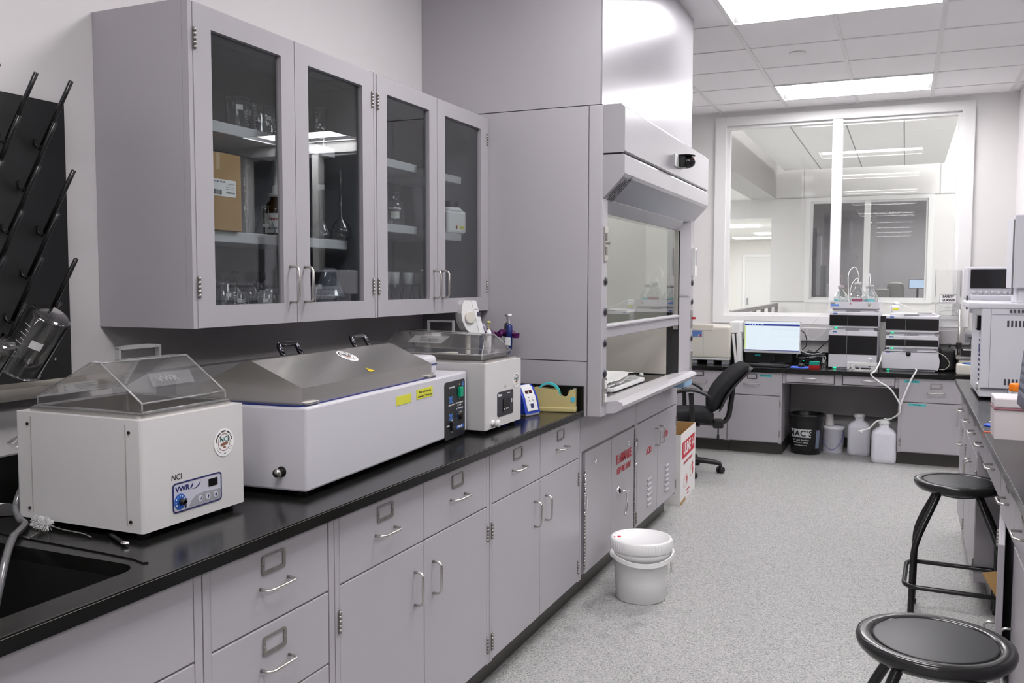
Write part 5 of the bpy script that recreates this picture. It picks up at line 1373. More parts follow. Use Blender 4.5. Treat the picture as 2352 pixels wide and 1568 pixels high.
b = MB(); b.plate(rrect(-WA/2, WA/2, 0, .40, .012), [rrect(-WA/2+.012, WA/2-.012, .012, .388, .01)], 'z', .016, .075); b.box(-WA/2+.008, WA/2-.008, .008, .392, .014, .030)
b.build('tray_body', LCW, t); MB().box(-WA/2+.02, WA/2-.02, .01, .38, 0, .0145).build('base', PGREY, t)
o = MB().box(-WA/2+.008, -WA/2+.070, -.001, .002, .036, .052).build('maker_label', LBLUE, t); text('LC 1260', .010, PAPER, o, F(-WA/2+.046, -.0013, .044))
MB().box(-WA/2+.008, -WA/2+.040, -.001, .002, .056, .066).build('dark_label', mat('dk_lab', (.12, .12, .13), .4), t)
seal(t, .120, -.0006, .045, .024, dark=True)
b = MB(); b.prism([(-.035, .053), (-.021, .053), (-.028, .066)], 'y', -.001, .0); b.build('warning_triangle', mat('warn_red', (.55, .12, .06), .5), t)
TZ = zz+.0305
def solvent(label, x, y, s, capm, fill, tint, band=None, H=.19, cap2=None):
    t = thing('solvent_bottle', label, 'bottle', (x, y, TZ), 0, 'solvent bottles in the tray')
    R = .060*s; H = .168*s
    prof = [(.0001, 0), (R*.95, 0), (R, .006), (R, H*.42), (R*.86, H*.58), (R*.42, H*.80), (R*.36, H*.84), (R*.36, H*.93)]
    inner = [(r-.002 if r > .003 else r, z+(.003 if z == 0 else 0)) for r, z in prof][::-1]
    MB().lathe(prof+inner, (0, 0, 0), 24).build('bottle', LABG, t)
    if fill: MB().lathe([(.0001, .004), (R*.93, .004), (R*.96, .010), (R*.96, fill*H), (.0001, fill*H)], (0, 0, 0), 24).build('liquid', glass('liquid_%s' % tint, {'aqua': (.70, .90, .88), 'clear': (.90, .93, .93)}[tint], ior=1.33, gain=1.), t)
    MB().lathe([(.0, H*.93), (R*.42, H*.93), (R*.44, H*.94), (R*.44, H*1.05), (R*.36, H*1.07), (0, H*1.07)], (0, 0, 0), 20).build('cap', capm, t)
    if band: patch(t, R, H*.16, H*.36, -2.3, -1.0, band)
    return t
CAPC = glass('clear_cap', (.7, .72, .72), rough=.2, body=.4, bodycol=(.7, .7, .7)); AQ = mat('aqua_label', (.15, .50, .55), .5); MAG = mat('magenta_plastic', (.22, .01, .08), .35)
s0 = solvent('front left glass solvent bottle with a clear cap and aqua label on the tray', XA-.108, 6.20, 1.0, CAPC, .30, 'aqua', None); patch(s0, .0605, .040, .062, -2.6, -1.9, AQ)
solvent('rear left solvent bottle with a magenta cap, behind the aqua labelled one', XA-.118, 6.34, .98, MAG, .3, 'clear', None)
solvent('big glass solvent bottle in the middle of the right group on the tray', XA+.028, 6.185, 1.15, CAPC, .32, 'clear', mat('label_mauve', (.3, .08, .14), .5))
solvent('glass solvent bottle behind and right of the biggest one on the tray', XA+.125, 6.275, 1.03, CAPC, .3, 'clear', AQ)
solvent('rearmost right solvent bottle with the teal label on the tray', XA+.105, 6.402, 1.0, CAPC, .25, 'aqua', AQ)
cable('thick white solvent line arching high between the two bottle groups', [(XA+.028, 6.185, TZ+.20), (XA+.03, 6.19, TZ+.27), (XA-.005, 6.19, TZ+.335), (XA-.050, 6.16, TZ+.28), (XA-.046, 6.13, TZ+.13), (XA-.040, 6.125, TZ+.012)], .0035, WPL, 'solvent_line')
cable('thin white solvent line arching from the biggest bottle down to the tray', [(XA+.022, 6.19, TZ+.20), (XA+.02, 6.20, TZ+.245), (XA-.020, 6.14, TZ+.19), (XA-.034, 6.125, TZ+.09), (XA-.032, 6.125, TZ+.012)], .0025, WPL, 'solvent_line')
cable('thin pinkish line rising from the clear capped bottle on the left', [(XA-.108, 6.20, TZ+.18), (XA-.10, 6.20, TZ+.23), (XA-.115, 6.20, TZ+.27)], .002, mat('pink_line', (.6, .4, .4), .5), 'solvent_line')
cable('thin white line looping from the rear right bottle cap', [(XA+.105, 6.40, TZ+.175), (XA+.12, 6.38, TZ+.25), (XA+.11, 6.37, TZ+.28), (XA+.125, 6.275, TZ+.18)], .002, WPL, 'solvent_line')
cable('thin clear line drooping left of the instrument stack', [(XA-.20, 6.3, 1.33), (XA-.26, 6.32, 1.22), (XA-.37, 6.35, 1.10), (XA-.40, 6.36, 1.02), (XA-.34, 6.35, .98), (XA-.25, 6.3, 1.05), (XA-.20, 6.28, 1.15)], .0022, WPL, 'solvent_line')
cable('thin clear line sweeping from the tray towards the right stack', [(XA+.20, 6.30, 1.325), (XA+.34, 6.33, 1.31), (XA+.45, 6.34, 1.265), (XA+.52, 6.32, 1.255)], .0022, WPL, 'solvent_line')
XB2 = 2.165; WB = .400; YB2 = 6.12
zz = DH+.002
module('white lower module with a bowed front door, bottom of the right stack', XB2-.006, zz, .440, .178, door=True, y=YB2); zz += .178
module('slim chromatography module with a narrow black window, middle of the right stack', XB2, zz, WB, .130, (.030, .085), y=YB2); zz += .130
module('chromatography module with a black window on top of the right stack', XB2, zz, WB, .165, (.032, .126), y=YB2); zz += .165
t = thing('paper_sheet', 'white sheet of paper lying on top of the right instrument stack', 'paper', (XB2+.02, YB2+.14, zz), -3)
b = MB(); b.box(-.15, .15, -.10, .10, .001, .003); b.build('sheet', PAPER, t); MB().box(.02, .13, -.02, .09, .0032, .006).build('dark_folder', BLACK, t)
t = thing('squeeze_bottle', 'small white bottle with a yellow label on top of the right instrument stack', 'bottle', (2.035, 6.43, zz))
MB().lathe([(0, 0), (.032, 0), (.034, .004), (.034, .055), (.025, .068), (.018, .072), (0, .072)], (0, 0, 0), 20).build('body', HDPE, t)
MB().lathe([(0, .072), (.022, .072), (.022, .094), (0, .095)], (0, 0, 0), 20).build('cap', WPL, t); patch(t, .034, .020, .042, -2.4, -.7, YEL)
MB().tube(smoothpath([(-.022, -.01, .05), (-.045, -.01, .055), (-.058, -.01, .03)]), .003, 6).build('spout', WPL, t)
t = thing('socket_box', 'small black box bridging the gap between the two instrument stacks', 'box', (1.935, 6.38, DH)); MB().box(-.025, .025, -.03, .03, .0, .44).build('post', DIMW if 'DIMW' in globals() else mat('dim_white', (.55, .55, .52), .5), t); MB().box(-.030, .030, -.04, -.031, .40, .45).build('box', BLACK, t)
t = thing('tube_rack', 'white perforated plastic rack with one vial in front of the left stack', 'rack', (1.795, 6.02, DH), -6)
b = MB()
for z0, z1 in ((0, .006), (.030, .036), (.062, .068)): b.plate(rrect(-.118, .118, -.030, .030, .003, 1), [rrect(-.108+.031*k, -.084+.031*k, -.012, .012, .01, 2) for k in range(7)] if z0 else [], 'z', z0, z1)
for x in (-.118, -.060, -.02, .07, .112): b.box(x, x+.006, -.030, -.026, 0, .068); b.box(x, x+.006, .026, .030, 0, .068)
b.box(-.118, -.095, -.031, -.027, 0, .068); b.box(.075, .118, -.031, -.027, .006, .030); b.box(-.085, -.060, -.031, -.027, 0, .068); b.box(-.06, .118, -.031, -.029, .045, .068); b.box(-.118, .118, -.031, -.029, 0, .014)
b.build('rack', WPL, t); MB().lathe([(0, 0), (.012, 0), (.012, .085), (0, .085)], (.060, 0, .0065), 16).build('vial', FROST, t); MB().lathe([(0, 0), (.014, 0), (.014, .014), (0, .014)], (.060, 0, .092), 16).build('vial_cap', WPL, t)
# stirrer etc right of the stacks
t = thing('ring_stand', 'steel rod stand with a black clamp near the right end of the back desk', 'stand', (2.530, 6.36, DH), 0)
MB().box(-.024, .14, -.02, .10, 0, .016, .003).build('base', BLACK, t); MB().cyl((0, 0, .015), .011, .495).build('rod', STEEL, t)
MB().box(-.022, .022, -.025, .025, .185, .235, .005).build('clamp', BLACK, t); MB().cyl((-.068, 0, .210), .005, .05, 'x').build('clamp_screw', BLACK, t); MB().cyl((-.078, 0, .210), .016, .016, 'x').build('clamp_knob', BLACK, t)
t = thing('hotplate_stirrer', 'pale stirrer with a dark plate behind the blue balance pan', 'lab instrument', (2.63, 6.16, DH), 0)
MB().box(-.11, .13, -.02, .16, .0, .11, .01).build('housing', CREAM, t); MB().box(-.13, .15, -.03, .17, .11, .135, .003).build('plate', DSTEEL, t); MB().box(-.09, .15, -.01, .14, .1355, .20, .004).build('block', BLACK, t); MB().box(-.08, .15, -.012, -.010, .185, .195).build('bright_strip', PAPER, t)
t = thing('balance', 'low cream balance with a blue pan at the right end of the back desk', 'lab instrument', (2.60, 6.02, DH), 0)
b = MB(); b.box(-.10, .16, -.05, .095, 0, .085, .012, seg=3); b.build('housing', CREAM, t); MB().lathe([(0, .0855), (.060, .0855), (.062, .091), (0, .093)], (.0, .02, 0), 28).build('pan', mat('pan_blue', (.01, .10, .42), .3), t)
t = thing('vacuum_pump', 'rounded black box just right of the bowed door module', 'lab instrument', (2.445, 6.28, DH), 0); MB().box(-.065, .055, -.02, .20, 0, .185, .02, seg=3).build('housing', BLACK, t)
cable('pale tube looping out of the black box right of the stack', [(2.365, 6.16, .91), (2.42, 6.15, .88), (2.455, 6.15, .82), (2.42, 6.14, .775), (2.375, 6.13, .775)], .0028, mat('pale_tube', (.55, .53, .45), .5))
cable('black power cord from the wall socket down to the desk', [(2.72, 6.545, 1.02), (2.70, 6.52, .98), (2.66, 6.50, .93), (2.62, 6.48, .86), (2.60, 6.47, .76)], .004, RUBBER)
cable('black power plug cord from the left socket below the safety glasses', [(2.62, 6.545, 1.02), (2.625, 6.52, .97), (2.60, 6.50, .92), (2.58, 6.49, .76)], .004, RUBBER)
# waste lines
cable('white waste hose from between the stacks over the desk edge to the Y joint', [(1.945, 6.20, .90), (1.93, 6.04, .83), (1.90, 5.88, .765), (1.868, 5.865, .735), (1.93, 5.86, .68), (2.02, 5.86, .62), (2.095, 5.86, .50)], .0065, WPL, 'waste_hose')
cable('white waste hose from the bowed door module down to the jug', [(2.20, 6.09, .775), (2.205, 5.90, .775), (2.175, 5.86, .72), (2.13, 5.86, .60), (2.095, 5.86, .49), (2.09, 5.87, .43), (2.02, 5.95, .365), (1.975, 5.985, .362)], .0065, WPL, 'waste_hose')
# safety glasses holder
t = thing('safety_glasses_holder', 'clear acrylic wall box on the window frame holding safety glasses, with its sign', 'holder', (2.50, YW-.022, 1.16))
t.location = (2.443, 6.605, 1.165)
b = MB(); b.box(-.098, .098, -.003, 0, 0, .43); b.box(-.098, .098, -.11, -.107, 0, .12); b.box(-.098, -.095, -.107, -.003, 0, .14); b.box(.095, .098, -.107, -.003, 0, .14); b.box(-.095, .095, -.107, -.003, 0, .003)
b.build('acrylic_box', ACRYL, t)
for x_ in (-.1, .095): MB().box(x_, x_+.005, -.006, .0, .20, .43).build('edge_strip', PGREY, t)
o = MB().use(PAPER).box(-.066, .066, -.118, -.116, .150, .222).use(INK).plate(rrect(-.066, .066, .150, .222), [rrect(-.0635, .0635, .1525, .2195)], 'y', -.1185, -.118).build('sign', None, t)
MB().box(-.012, .012, -.116, -.107, .10, .16).build('sign_tab', ACRYL, t)
text('SAFETY', .027, INK, o, F(0, -.1187, .201), bold=.0010); text('GLASSES', .027, INK, o, F(0, -.1187, .172), bold=.0010)
for i in range(3):
    g = thing('safety_glasses', ['clear safety glasses topmost in the acrylic holder', 'clear safety glasses in the middle of the pile in the holder', 'clear safety glasses at the bottom front of the holder'][i], 'glasses', (2.435+.010*i, 6.545, 1.172+.036*(2-i)), [15, -12, 4][i], 'safety glasses in the holder')
    g.rotation_euler = (math.radians([20, -10, 5][i]), math.radians([8, -6, 0][i]), math.radians([15, -12, 4][i]))
    b = MB(); A = [math.radians(200+140*k/12) for k in range(13)]
    b.loft([[(.068*math.cos(a), .03+.045*math.sin(a), z) for a in A] for z in (0, .036)], cap=False, closed=False); b.build('lens', ACRYL, g)
    b = MB()
    for s_ in (-1, 1): b.tube(smoothpath([(s_*.070, .02, .032), (s_*.074, .05, .034), (s_*.06, .055, .050)]), .0025, 6)
    b.tube([(.075*math.cos(a), .03+.045*math.sin(a), .036) for a in A], .002, 6); b.build('frame', ACRYH, g)

# ---- under the back desk
t = thing('bucket', 'black hardware-store bucket with white lettering in the kneehole', 'bucket', (1.345, 6.165, 0))
b = MB(); b.lathe([(.0001, 0), (.122, 0), (.126, .004), (.146, .285), (.149, .290), (.149, .325), (.155, .328), (.155, .345), (.143, .347), (.140, .34), (.120, .01), (.0001, .01)], (0, 0, 0), 40); b.build('shell', BLACK, t)
b = MB(); b.tube([(.150*math.cos(a*PI/14+.05), .150*math.sin(a*PI/14+.05)*.75+.02, .30+.11*math.sin(a*PI/14)) for a in range(15)], .0018, 6); hn = b.build('handle', DSTEEL, t)
def cone_r(z): return .126+(.146-.126)*(z-.004)/.281
def conepatch(z0, z1, a0, a1, m, name, off=.0008, n=14):
    A = [a0+(a1-a0)*i/(n-1) for i in range(n)]; b = MB()
    b.loft([[((cone_r(z)+off)*math.cos(a), (cone_r(z)+off)*math.sin(a), z) for a in A] for z in (z0, z1)], cap=False, closed=False); return b.build(name, m, t, weld=False, recalc=False)
WB_ = mat('bucket_white', (.55, .56, .58), .5)
ba = -PI/2-.22
lb = conepatch(.150, .222, ba-.72, ba+.62, WB_, 'lettering_panel')
wraptext("MAC'S", .070, INK, lb, cone_r(.222)+.0006, .184, ba-.05, .66, .0012)
for s_, sz, z in (('NOT Just Another', .019, .128), ('Hardware Store', .019, .106), ('macshardware.com', .013, .082)): wraptext(s_, sz, WB_, lb, cone_r(z+.012)+.0002, z, ba-.05, .60)
conepatch(.055, .215, ba+.95, ba+1.25, mat('bucket_bluegrey', (.18, .21, .30), .5), 'side_panel')
t = thing('pail', 'white plastic pail with a blue handle behind the black bucket', 'bucket', (1.555, 6.305, 0))
MB().lathe([(.0001, 0), (.088, 0), (.090, .003), (.096, .20), (.102, .204), (.104, .225), (.098, .232), (.0001, .232)], (0, 0, 0), 32).build('body', HDPE, t)
MB().tube([(.098*math.cos(a), .098*math.sin(a)-.006, .19-.155*math.sin(PI*(k/12))) for k, a in enumerate([math.radians(-170+160*k/12) for k in range(13)])], .0022, 6).build('handle', mat('handle_blue', (.06, .07, .35), .4), t)
t = thing('paper_cup', 'white tapered cup upside down on the lid of the white pail', 'cup', (1.525, 6.30, .2325))
MB().lathe([(.0001, .10), (.030, .10), (.032, .098), (.042, .012), (.043, .002), (.041, .0), (.039, .002), (.029, .096), (.0001, .096)], (0, 0, 0), 28).build('cup', mat('cup_white', (.6, .58, .58), .5), t)
def jug(label, x, y, w, H, cap=True, rz=0):
    t = thing('jug', label, 'jug', (x, y, 0), rz, 'translucent waste jugs under the desk')
    rings = []
    for z, s_, r in ((0, .90, .03), (.006, .97, .035), (H*.12, 1., .035), (H*.70, 1., .035), (H*.76, .96, .035), (H*.84, .72, .035), (H*.88, .46, .03), (H*.90, .40, .02), (H*.96, .38, .02)):
        hw = w/2*s_; hd = w*.40*s_ if s_ > .5 else w/2*s_
        rings.append([(x_, y_, z) for x_, y_ in rrect(-hw, hw, -hd, hd, min(r, hw*.9, hd*.9), 4)])
    b = MB(); b.loft(rings); b.build('body', HDPE, t)
    if cap: MB().lathe([(0, 0), (.042, 0), (.044, .004), (.044, .028), (.040, .032), (0, .032)], (0, 0, H*.96), 24).build('cap', WPL, t)
    return t
jug('capped white plastic jug standing in the middle of the kneehole', 1.775, 6.26, .185, .335)
j = jug('open white plastic jug with hoses and foil over its mouth, right in the kneehole', 1.979, 5.985, .192, .330, cap=False)
t = thing('parafilm_wrap', 'crinkled clear film wrapped over the mouth of the right jug', 'film', (1.979, 5.985, .3175))
b = MB(); rnd = random.Random(9); rings = []
for r, z in ((.045, 0), (.048, .012), (.040, .030), (.022, .038), (.001, .036)):
    rings.append([((r+rnd.uniform(-.003, .003))*math.cos(a*PI/8), (r+rnd.uniform(-.003, .003))*math.sin(a*PI/8), z+rnd.uniform(-.002, .002)) for a in range(16)])
b.loft(rings, cap=False); b.build('film', mat('film_white', (.72, .75, .75), .25), t)
t = thing('drain_funnel', 'white hose with a flared end sticking out left of the open jug', 'hose', (1.915, 5.94, .33))
MB().tube(smoothpath([(.05, .03, .022), (.0, 0, .010), (-.05, -.02, -.045), (-.115, -.03, -.070), (-.135, -.03, -.075)]), .007, 8, taper=None).build('hose', WPL, t)
MB().lathe([(.007, 0), (.017, .03), (.015, .03), (.005, 0)], (-.130, -.03, -.074), 14, 'x', M=None).build('flared_end', WPL, t)
# ------------------------------------------------------------------ right hand bench
XF = 2.422
RG = 'grey steel base cabinets of the right bench'
def right(label, yfar, ynear, panels, **k):
    return cabinet(label, (XF, yfar, 0), -90, yfar-ynear, XW-XF-.01, .882, panels, RG, **k)
dz = [(.694, .878), (.415, .690), (.130, .411)]
right('grey drawer cabinet at the far end of the right bench', 3.868, 3.290, [dict(t='drawer', x0=.022, x1=.556, z0=a, z1=c, hz=c-.11) for a, c in dz])
W = .789
right('grey two-door base cabinet of the right bench beyond the knee space', 3.289, 2.500, [
    dict(t='drawer', x0=.020, x1=W/2-.0015, z0=.694, z1=.878), dict(t='drawer', x0=W/2+.0015, x1=W-.020, z0=.694, z1=.878),
    dict(t='door', x0=.020, x1=W/2-.0015, z0=.130, z1=.690, hx=W/2-.04, hz=.56, hinges=[(.016, .6), (.016, .2)]), dict(t='door', x0=W/2+.0015, x1=W-.020, z0=.130, z1=.690, hx=W/2+.04, hz=.56, hinges=[(W-.016, .6), (W-.016, .2)])])
t = thing('desk_drawer_unit', 'grey apron drawers bridging the knee space of the right bench', 'drawer unit', (XF, 2.499, .720), -90)
MB().box(0, 1.030, .014, .50, 0, .163).build('body', GREY, t)
for x0, x1 in ((.012, .508), (.518, 1.018)):
    o = MB().box(x0, x1, 0, .0135, .010, .156, .002).build('drawer', GREY, t); pull_h(o, (x0+x1)/2, .075); holder(o, (x0+x1)/2, .128)
right('grey base cabinet of the right bench nearest the stools', 1.468, .560, [
    dict(t='drawer', x0=.020, x1=.452, z0=.694, z1=.878), dict(t='drawer', x0=.455, x1=.888, z0=.694, z1=.878),
    dict(t='door', x0=.455, x1=.888, z0=.130, z1=.690, hx=.495, hz=.40, hinges=[(.893, .6), (.893, .2)])])
t = [o for o in bpy.data.objects if o.get('label', '').startswith('grey base cabinet of the right bench nearest')][0]
# the far door of this cabinet stands ajar, hinged on its far edge
dm = MB().box(0, .432, -.019, 0, .130, .690, .0025).build('door', GREY, t)
dm.location = (.020, .019, 0); dm.rotation_euler = (0, 0, math.radians(-5.5))
dm['label'] = 'grey cabinet door standing ajar'
pull_v(dm, .395, .385, .10, .030, y=-.019)
hinge(t, .016, .60); hinge(t, .016, .20)
right('grey base cabinet of the right bench beside the camera position', .559, -.36, [
    dict(t='drawer', x0=.020, x1=.452, z0=.694, z1=.878), dict(t='drawer', x0=.455, x1=.888, z0=.694, z1=.878),
    dict(t='door', x0=.020, x1=.452, z0=.130, z1=.690, hx=.41, hz=.56), dict(t='door', x0=.455, x1=.888, z0=.130, z1=.690, hx=.495, hz=.56)])
o = MB().box(XR, XW-.0015, -.40, 3.876, CH-.030, CH, .002).build('worktop', EPOXY); tag(o, 'black epoxy worktop of the long bench on the right side', 'worktop')
MB().prism([(XR+.0035, CH+.0001), (XR-.0004, CH-.0035), (XR+.001, CH-.005), (XR+.005, CH-.001)], 'y', -.40, 3.876).build('worn_highlight_edge', WORN_HILITE, o)
t = thing('modesty_or_added_panel', 'grey back panel added to close and darken the knee space of the right bench', 'panel', (3.14, 1.98, 0))
MB().box(-.01, .01, -.510, .518, .002, .880).build('panel', GREY, t)  # unseen panel, added so the knee space stays dark
t = thing('cardboard_sheet', 'folded piece of brown cardboard leaning in the knee space of the right bench', 'cardboard', (2.485, 1.86, 0), 0)
b = MB(); b.loft([[(-.08, -.02, .36), (-.02, .02, .36), (-.02, .024, .36), (-.08, -.016, .36)], [(-.02, -.05, .26), (.04, -.03, .27), (.04, -.026, .27), (-.02, -.046, .26)], [(-.02, -.06, .18), (.05, -.05, .18), (.05, -.046, .18), (-.02, -.056, .18)], [(.06, -.18, .0), (.14, -.14, .0), (.14, -.136, .0), (.06, -.176, .0)]], smooth=False)
b.build('sheet', CARD, t)

# gas chromatograph
GC = thing('gas_chromatograph', 'large light grey vented analyser housing on the right bench', 'lab instrument', (2.79, 3.17, CH), 0)
M_ = mat('instrument_grey', (.68, .68, .73), .35)
b = MB(); b.box(-.345, .34, -.300, .34, .055, .445, .006); b.box(-.345, -.22, -.285, .32, .012, .060, .004); b.box(-.22, .34, -.300, .34, .0, .056, .004); b.box(-.352, .34, -.304, .345, .441, .468, .005)
b.build('housing', M_, GC)
b = MB(); b.box(-.395, -.30, -.250, .36, .438, .470, .006); b.build('overhanging_lid', M_, GC)
b = MB().use(mat('joint_line', (.30, .30, .34), .5)); b.box(-.305, -.303, -.3012, -.30, .06, .44); b.box(-.30, .34, -.3012, -.300, .412, .4145); b.box(-.29, .34, -.3012, -.300, .058, .0595)
b.build('panel_joint', None, GC)
VN = mat('vent_dark', (.06, .06, .07), .6)
for z0, z1, x0 in ((.423, .438, -.225), (.355, .385, -.235), (.075, .105, -.240)):
    b = MB()
    for k in range(22):
        x = x0+k*.0165
        if x < .33: b.box(x, x+.0085, -.3014 if z0 < .42 else -.3056, -.298, z0, z1)
    b.build('vent_slots', VN, GC)
b = MB().use(GLOSSB); b.box(-.362, -.345, -.285, -.18, .335, .408, .003); b.use(mat('lcd_grey', (.3, .3, .32), .3)); b.box(-.3635, -.3615, -.275, -.19, .345, .400)
b.build('display_unit', None, GC)
b = MB().use(NAVY)
for k in range(9): b.box(-.3475, -.345, -.27, -.25, .09+k*.024, .10+k*.024); b.box(-.3475, -.345, -.24, -.22, .09+k*.024, .10+k*.024)
b.use(mat('key_blue', (.1, .12, .3), .4)); b.box(-.3475, -.345, -.27, -.20, .245, .258); b.box(-.3475, -.345, -.27, -.20, .225, .238); b.build('keypad', None, GC)
MB().lathe([(.02, 0), (.018, -.006), (.001, -.007)], (-.346, -.20, .055), 14, 'x').build('power_button', CHROME, GC)
t = thing('autosampler', 'upright sampler unit with a black screen behind the analyser', 'lab instrument', (2.62, 3.722, CH), 0)
b = MB(); b.box(-.205, .20, -.12, .14, .475, .655, .006); b.box(-.14, .20, -.11, .14, .0, .48, .006); b.box(-.185, .17, -.16, -.118, .400, .500, .004); b.build('housing', LCW, t)
MB().box(-.185, .20, -.128, -.119, .535, .640, .003).build('black_screen', GLOSSB, t)
for k in range(11): MB().lathe([(0, 0), (.009, 0), (.010, .010), (.010, .020), (0, .020)], (-.165+k*.030, -.142, .5005), 12).build('sample_vial', mat('vial_grey', (.40, .40, .42), .35), t)
MB().box(-.205, -.197, -.175, -.15, .42, .495, .001).build('arm_bracket', mat('vent_dark', (.06, .06, .07), .6), t); MB().box(.185, .200, -.17, -.12, .42, .49, .002).build('arm_bracket', mat('vent_dark', (.06, .06, .07), .6), t)
t = thing('tower_instrument', 'tall plain grey tower unit cut by the right edge of the photo', 'lab instrument', (2.86, 2.98, CH+.4685), 0)
MB().box(-.285, .25, -.10, .24, .07, .42, .006).build('housing', M_, t); MB().box(-.262, .25, -.08, .22, 0, .072, .004).build('base', LCW, t); MB().box(-.2855, -.283, -.09, -.02, .04, .40).build('edge_trim', VN, t)
# small things on the right bench
TB = mat('frosted_box', (.68, .63, .65), .4)
t = thing('tip_storage_box', 'translucent white plastic box with a maroon seam in front of the analyser', 'box', (2.4915, 1.730, CH), 0)
b = MB(); b.prism([(-.078, 0), (.078, 0), (.081, .105), (-.081, .105)], 'y', -.085, .075); b.build('base', TB, t)
MB().box(-.083, .083, -.088, .078, .105, .113, .002).build('seam', mat('maroon_translucent', (.28, .12, .15), .4), t)
MB().box(-.081, .081, -.086, .076, .113, .150, .006).build('lid', TB, t)
t = thing('reagent_bottle', 'glass bottle with an orange screw cap behind the white plastic box', 'bottle', (2.505, 1.895, CH), 0)
MB().lathe([(.0001, 0), (.037, 0), (.039, .005), (.039, .100), (.033, .122), (.020, .138), (.018, .142), (.018, .165), (.016, .165), (.016, .142), (.031, .120), (.037, .10), (.037, .006), (.0001, .003)], (0, 0, 0), 28).build('bottle', LABG, t)
b = MB(); prof = []
for k in range(60): pass
b.lathe([(0, .150), (.025, .150), (.026, .152), (.026, .176), (.023, .180), (0, .180)], (0, 0, 0), 40)
for k in range(30): a = k*2*PI/30; b.box(-.0008, .0008, .0255, .0268, .153, .176, M=Matrix.Rotation(a, 4, 'Z'))
b.build('cap', ORANGE, t)
t = thing('electronic_pipette_charger', 'dark blue curved keypad unit on a white base, cut by the right photo edge', 'lab instrument', (2.562, 1.29, CH), 0)
b = MB(); b.prism([(-.075, .0), (-.075, .15), (-.03, .17), (.10, .17), (.10, 0)], 'y', -.16, .10); b.build('base', WPL, t)
b = MB(); prof = [(-.110, .165), (-.100, .30), (-.085, .42), (-.05, .43), (.08, .43), (.08, .15), (-.07, .15)]; b.prism(prof, 'y', -.15, .08); b.build('keypad_body', mat('slate_blue', (.045, .045, .085), .3), t)
b = MB()
for r in range(8):
    for c in range(6): z = .20+r*.026; x = -.112+(z-.165)*.075; b.box(x+.0005, x+.0045, -.13+c*.034, -.108+c*.034, z, z+.012)
b.build('keys', mat('key_print', (.25, .25, .32), .5), t)
b = MB()
for r in range(8):
    for c in range(2): b.box(-.080+c*.06, -.055+c*.06, -.1515, -.1495, .20+r*.026, .214+r*.026)
b.build('keys', mat('key_print', (.25, .25, .32), .5), t)
t = thing('plastic_disc', 'flat bright blue disc lying on the right bench left of the plastic box', 'disc', (2.448, 1.985, CH), 0); MB().lathe([(0, 0), (.045, 0), (.045, .004), (0, .004)], (0, 0, 0), 32).build('disc', mat('disc_blue', (.02, .09, .62), .45), t)
t = thing('tape_marker', 'thin orange-red tape strip folded over the front edge of the right worktop', 'tape', (2.400, 1.80, CH), 0)
b = MB(); b.box(-.0085, .035, -.006, .006, .0002, .0012); b.box(-.0102, -.0092, -.008, .008, -.018, .0012); b.build('strip', mat('orange_red', (.75, .10, .03), .5), t)
t = thing('paper_scrap', 'small crumpled white tissue beside the box on the right bench', 'paper', (2.445, 2.09, CH), 20)
b = MB(); Q = [(-.02, -.01, .0008), (.03, -.02, .006), (.03, .02, .014), (-.01, .008, .001)]; b.loft([Q, [(x, y, z+.0008) for x, y, z in Q]], smooth=False); b.build('tissue', PAPER, t)
t = thing('paper_note', 'yellow slip of paper peeking out under the white plastic box', 'paper', (2.545, 1.60, CH), 25); MB().box(-.03, .03, -.02, .02, .0, .001).build('slip', YEL, t)

# ------------------------------------------------------------------ stools
LEGM = mat('leg_black', (.014, .014, .015), .22)
SEATR = mat('seat_rim', (.020, .020, .021), .16)
SEATP = mat('seat_pad', (.022, .022, .025), .42)
def stool(label, x, y, rz, H=.625):
    t = thing('lab_stool', label, 'stool', (x, y, 0), rz, 'round black lab stools')
    b = MB(); b.lathe([(.0001, -.052), (.12, -.050), (.160, -.040), (.174, -.026), (.178, -.012), (.175, -.003), (.166, 0), (.150, -.001), (.140, -.004), (.1395, -.006), (.0001, -.006)], (0, 0, H), 64); b.build('seat_rim', SEATR, t)
    MB().lathe([(.0001, -.0055), (.1390, -.0055), (.1385, -.0035), (.134, -.0025), (.0001, -.0015)], (0, 0, H), 64).build('seat_pad', SEATP, t)
    for k in range(4):
        a = math.radians(45+90*k); c, s = math.cos(a), math.sin(a)
        pts = smoothpath([(.105, 0, H-.045), (.135, 0, H-.10), (.195, 0, .425), (.228, 0, .350), (.236, 0, .27), (.240, 0, .10), (.243, 0, .014)], 5)
        lg = MB().tube([(p.x*c-p.y*s, p.x*s+p.y*c, p.z) for p in pts], .0135, 12).build('leg', LEGM, t)
        b = MB(); b.lathe([(0.0001, 0), (.016, 0), (.017, .02), (.0135, .022)], (.243*c, .243*s, 0), 14); b.build('rubber_foot', RUBBER, lg)
        b = MB()
        for z in (.10, .145, .245, .29): b.sphere((.2505*c, .2505*s, z), .0045, n=8)
        b.build('rivet', LEGM, lg)
    R = .200; pts = [(q[0], q[1], .19) for q in rrect(-R, R, -R, R, .06, 5)]
    MB().tube(pts, .0105, 10, closed=True).build('foot_ring', LEGM, t)
    MB().lathe([(.0001, -.075), (.05, -.072), (.12, -.052), (.12, -.046)], (0, 0, H), 24, cap=False).build('mount_plate', LEGM, t)
    return t
stool('round black lab stool standing nearest the camera at the bottom right', 2.190, .325, 0)
stool('round black lab stool further away beside the open knee space', 2.338, 2.290, -2)

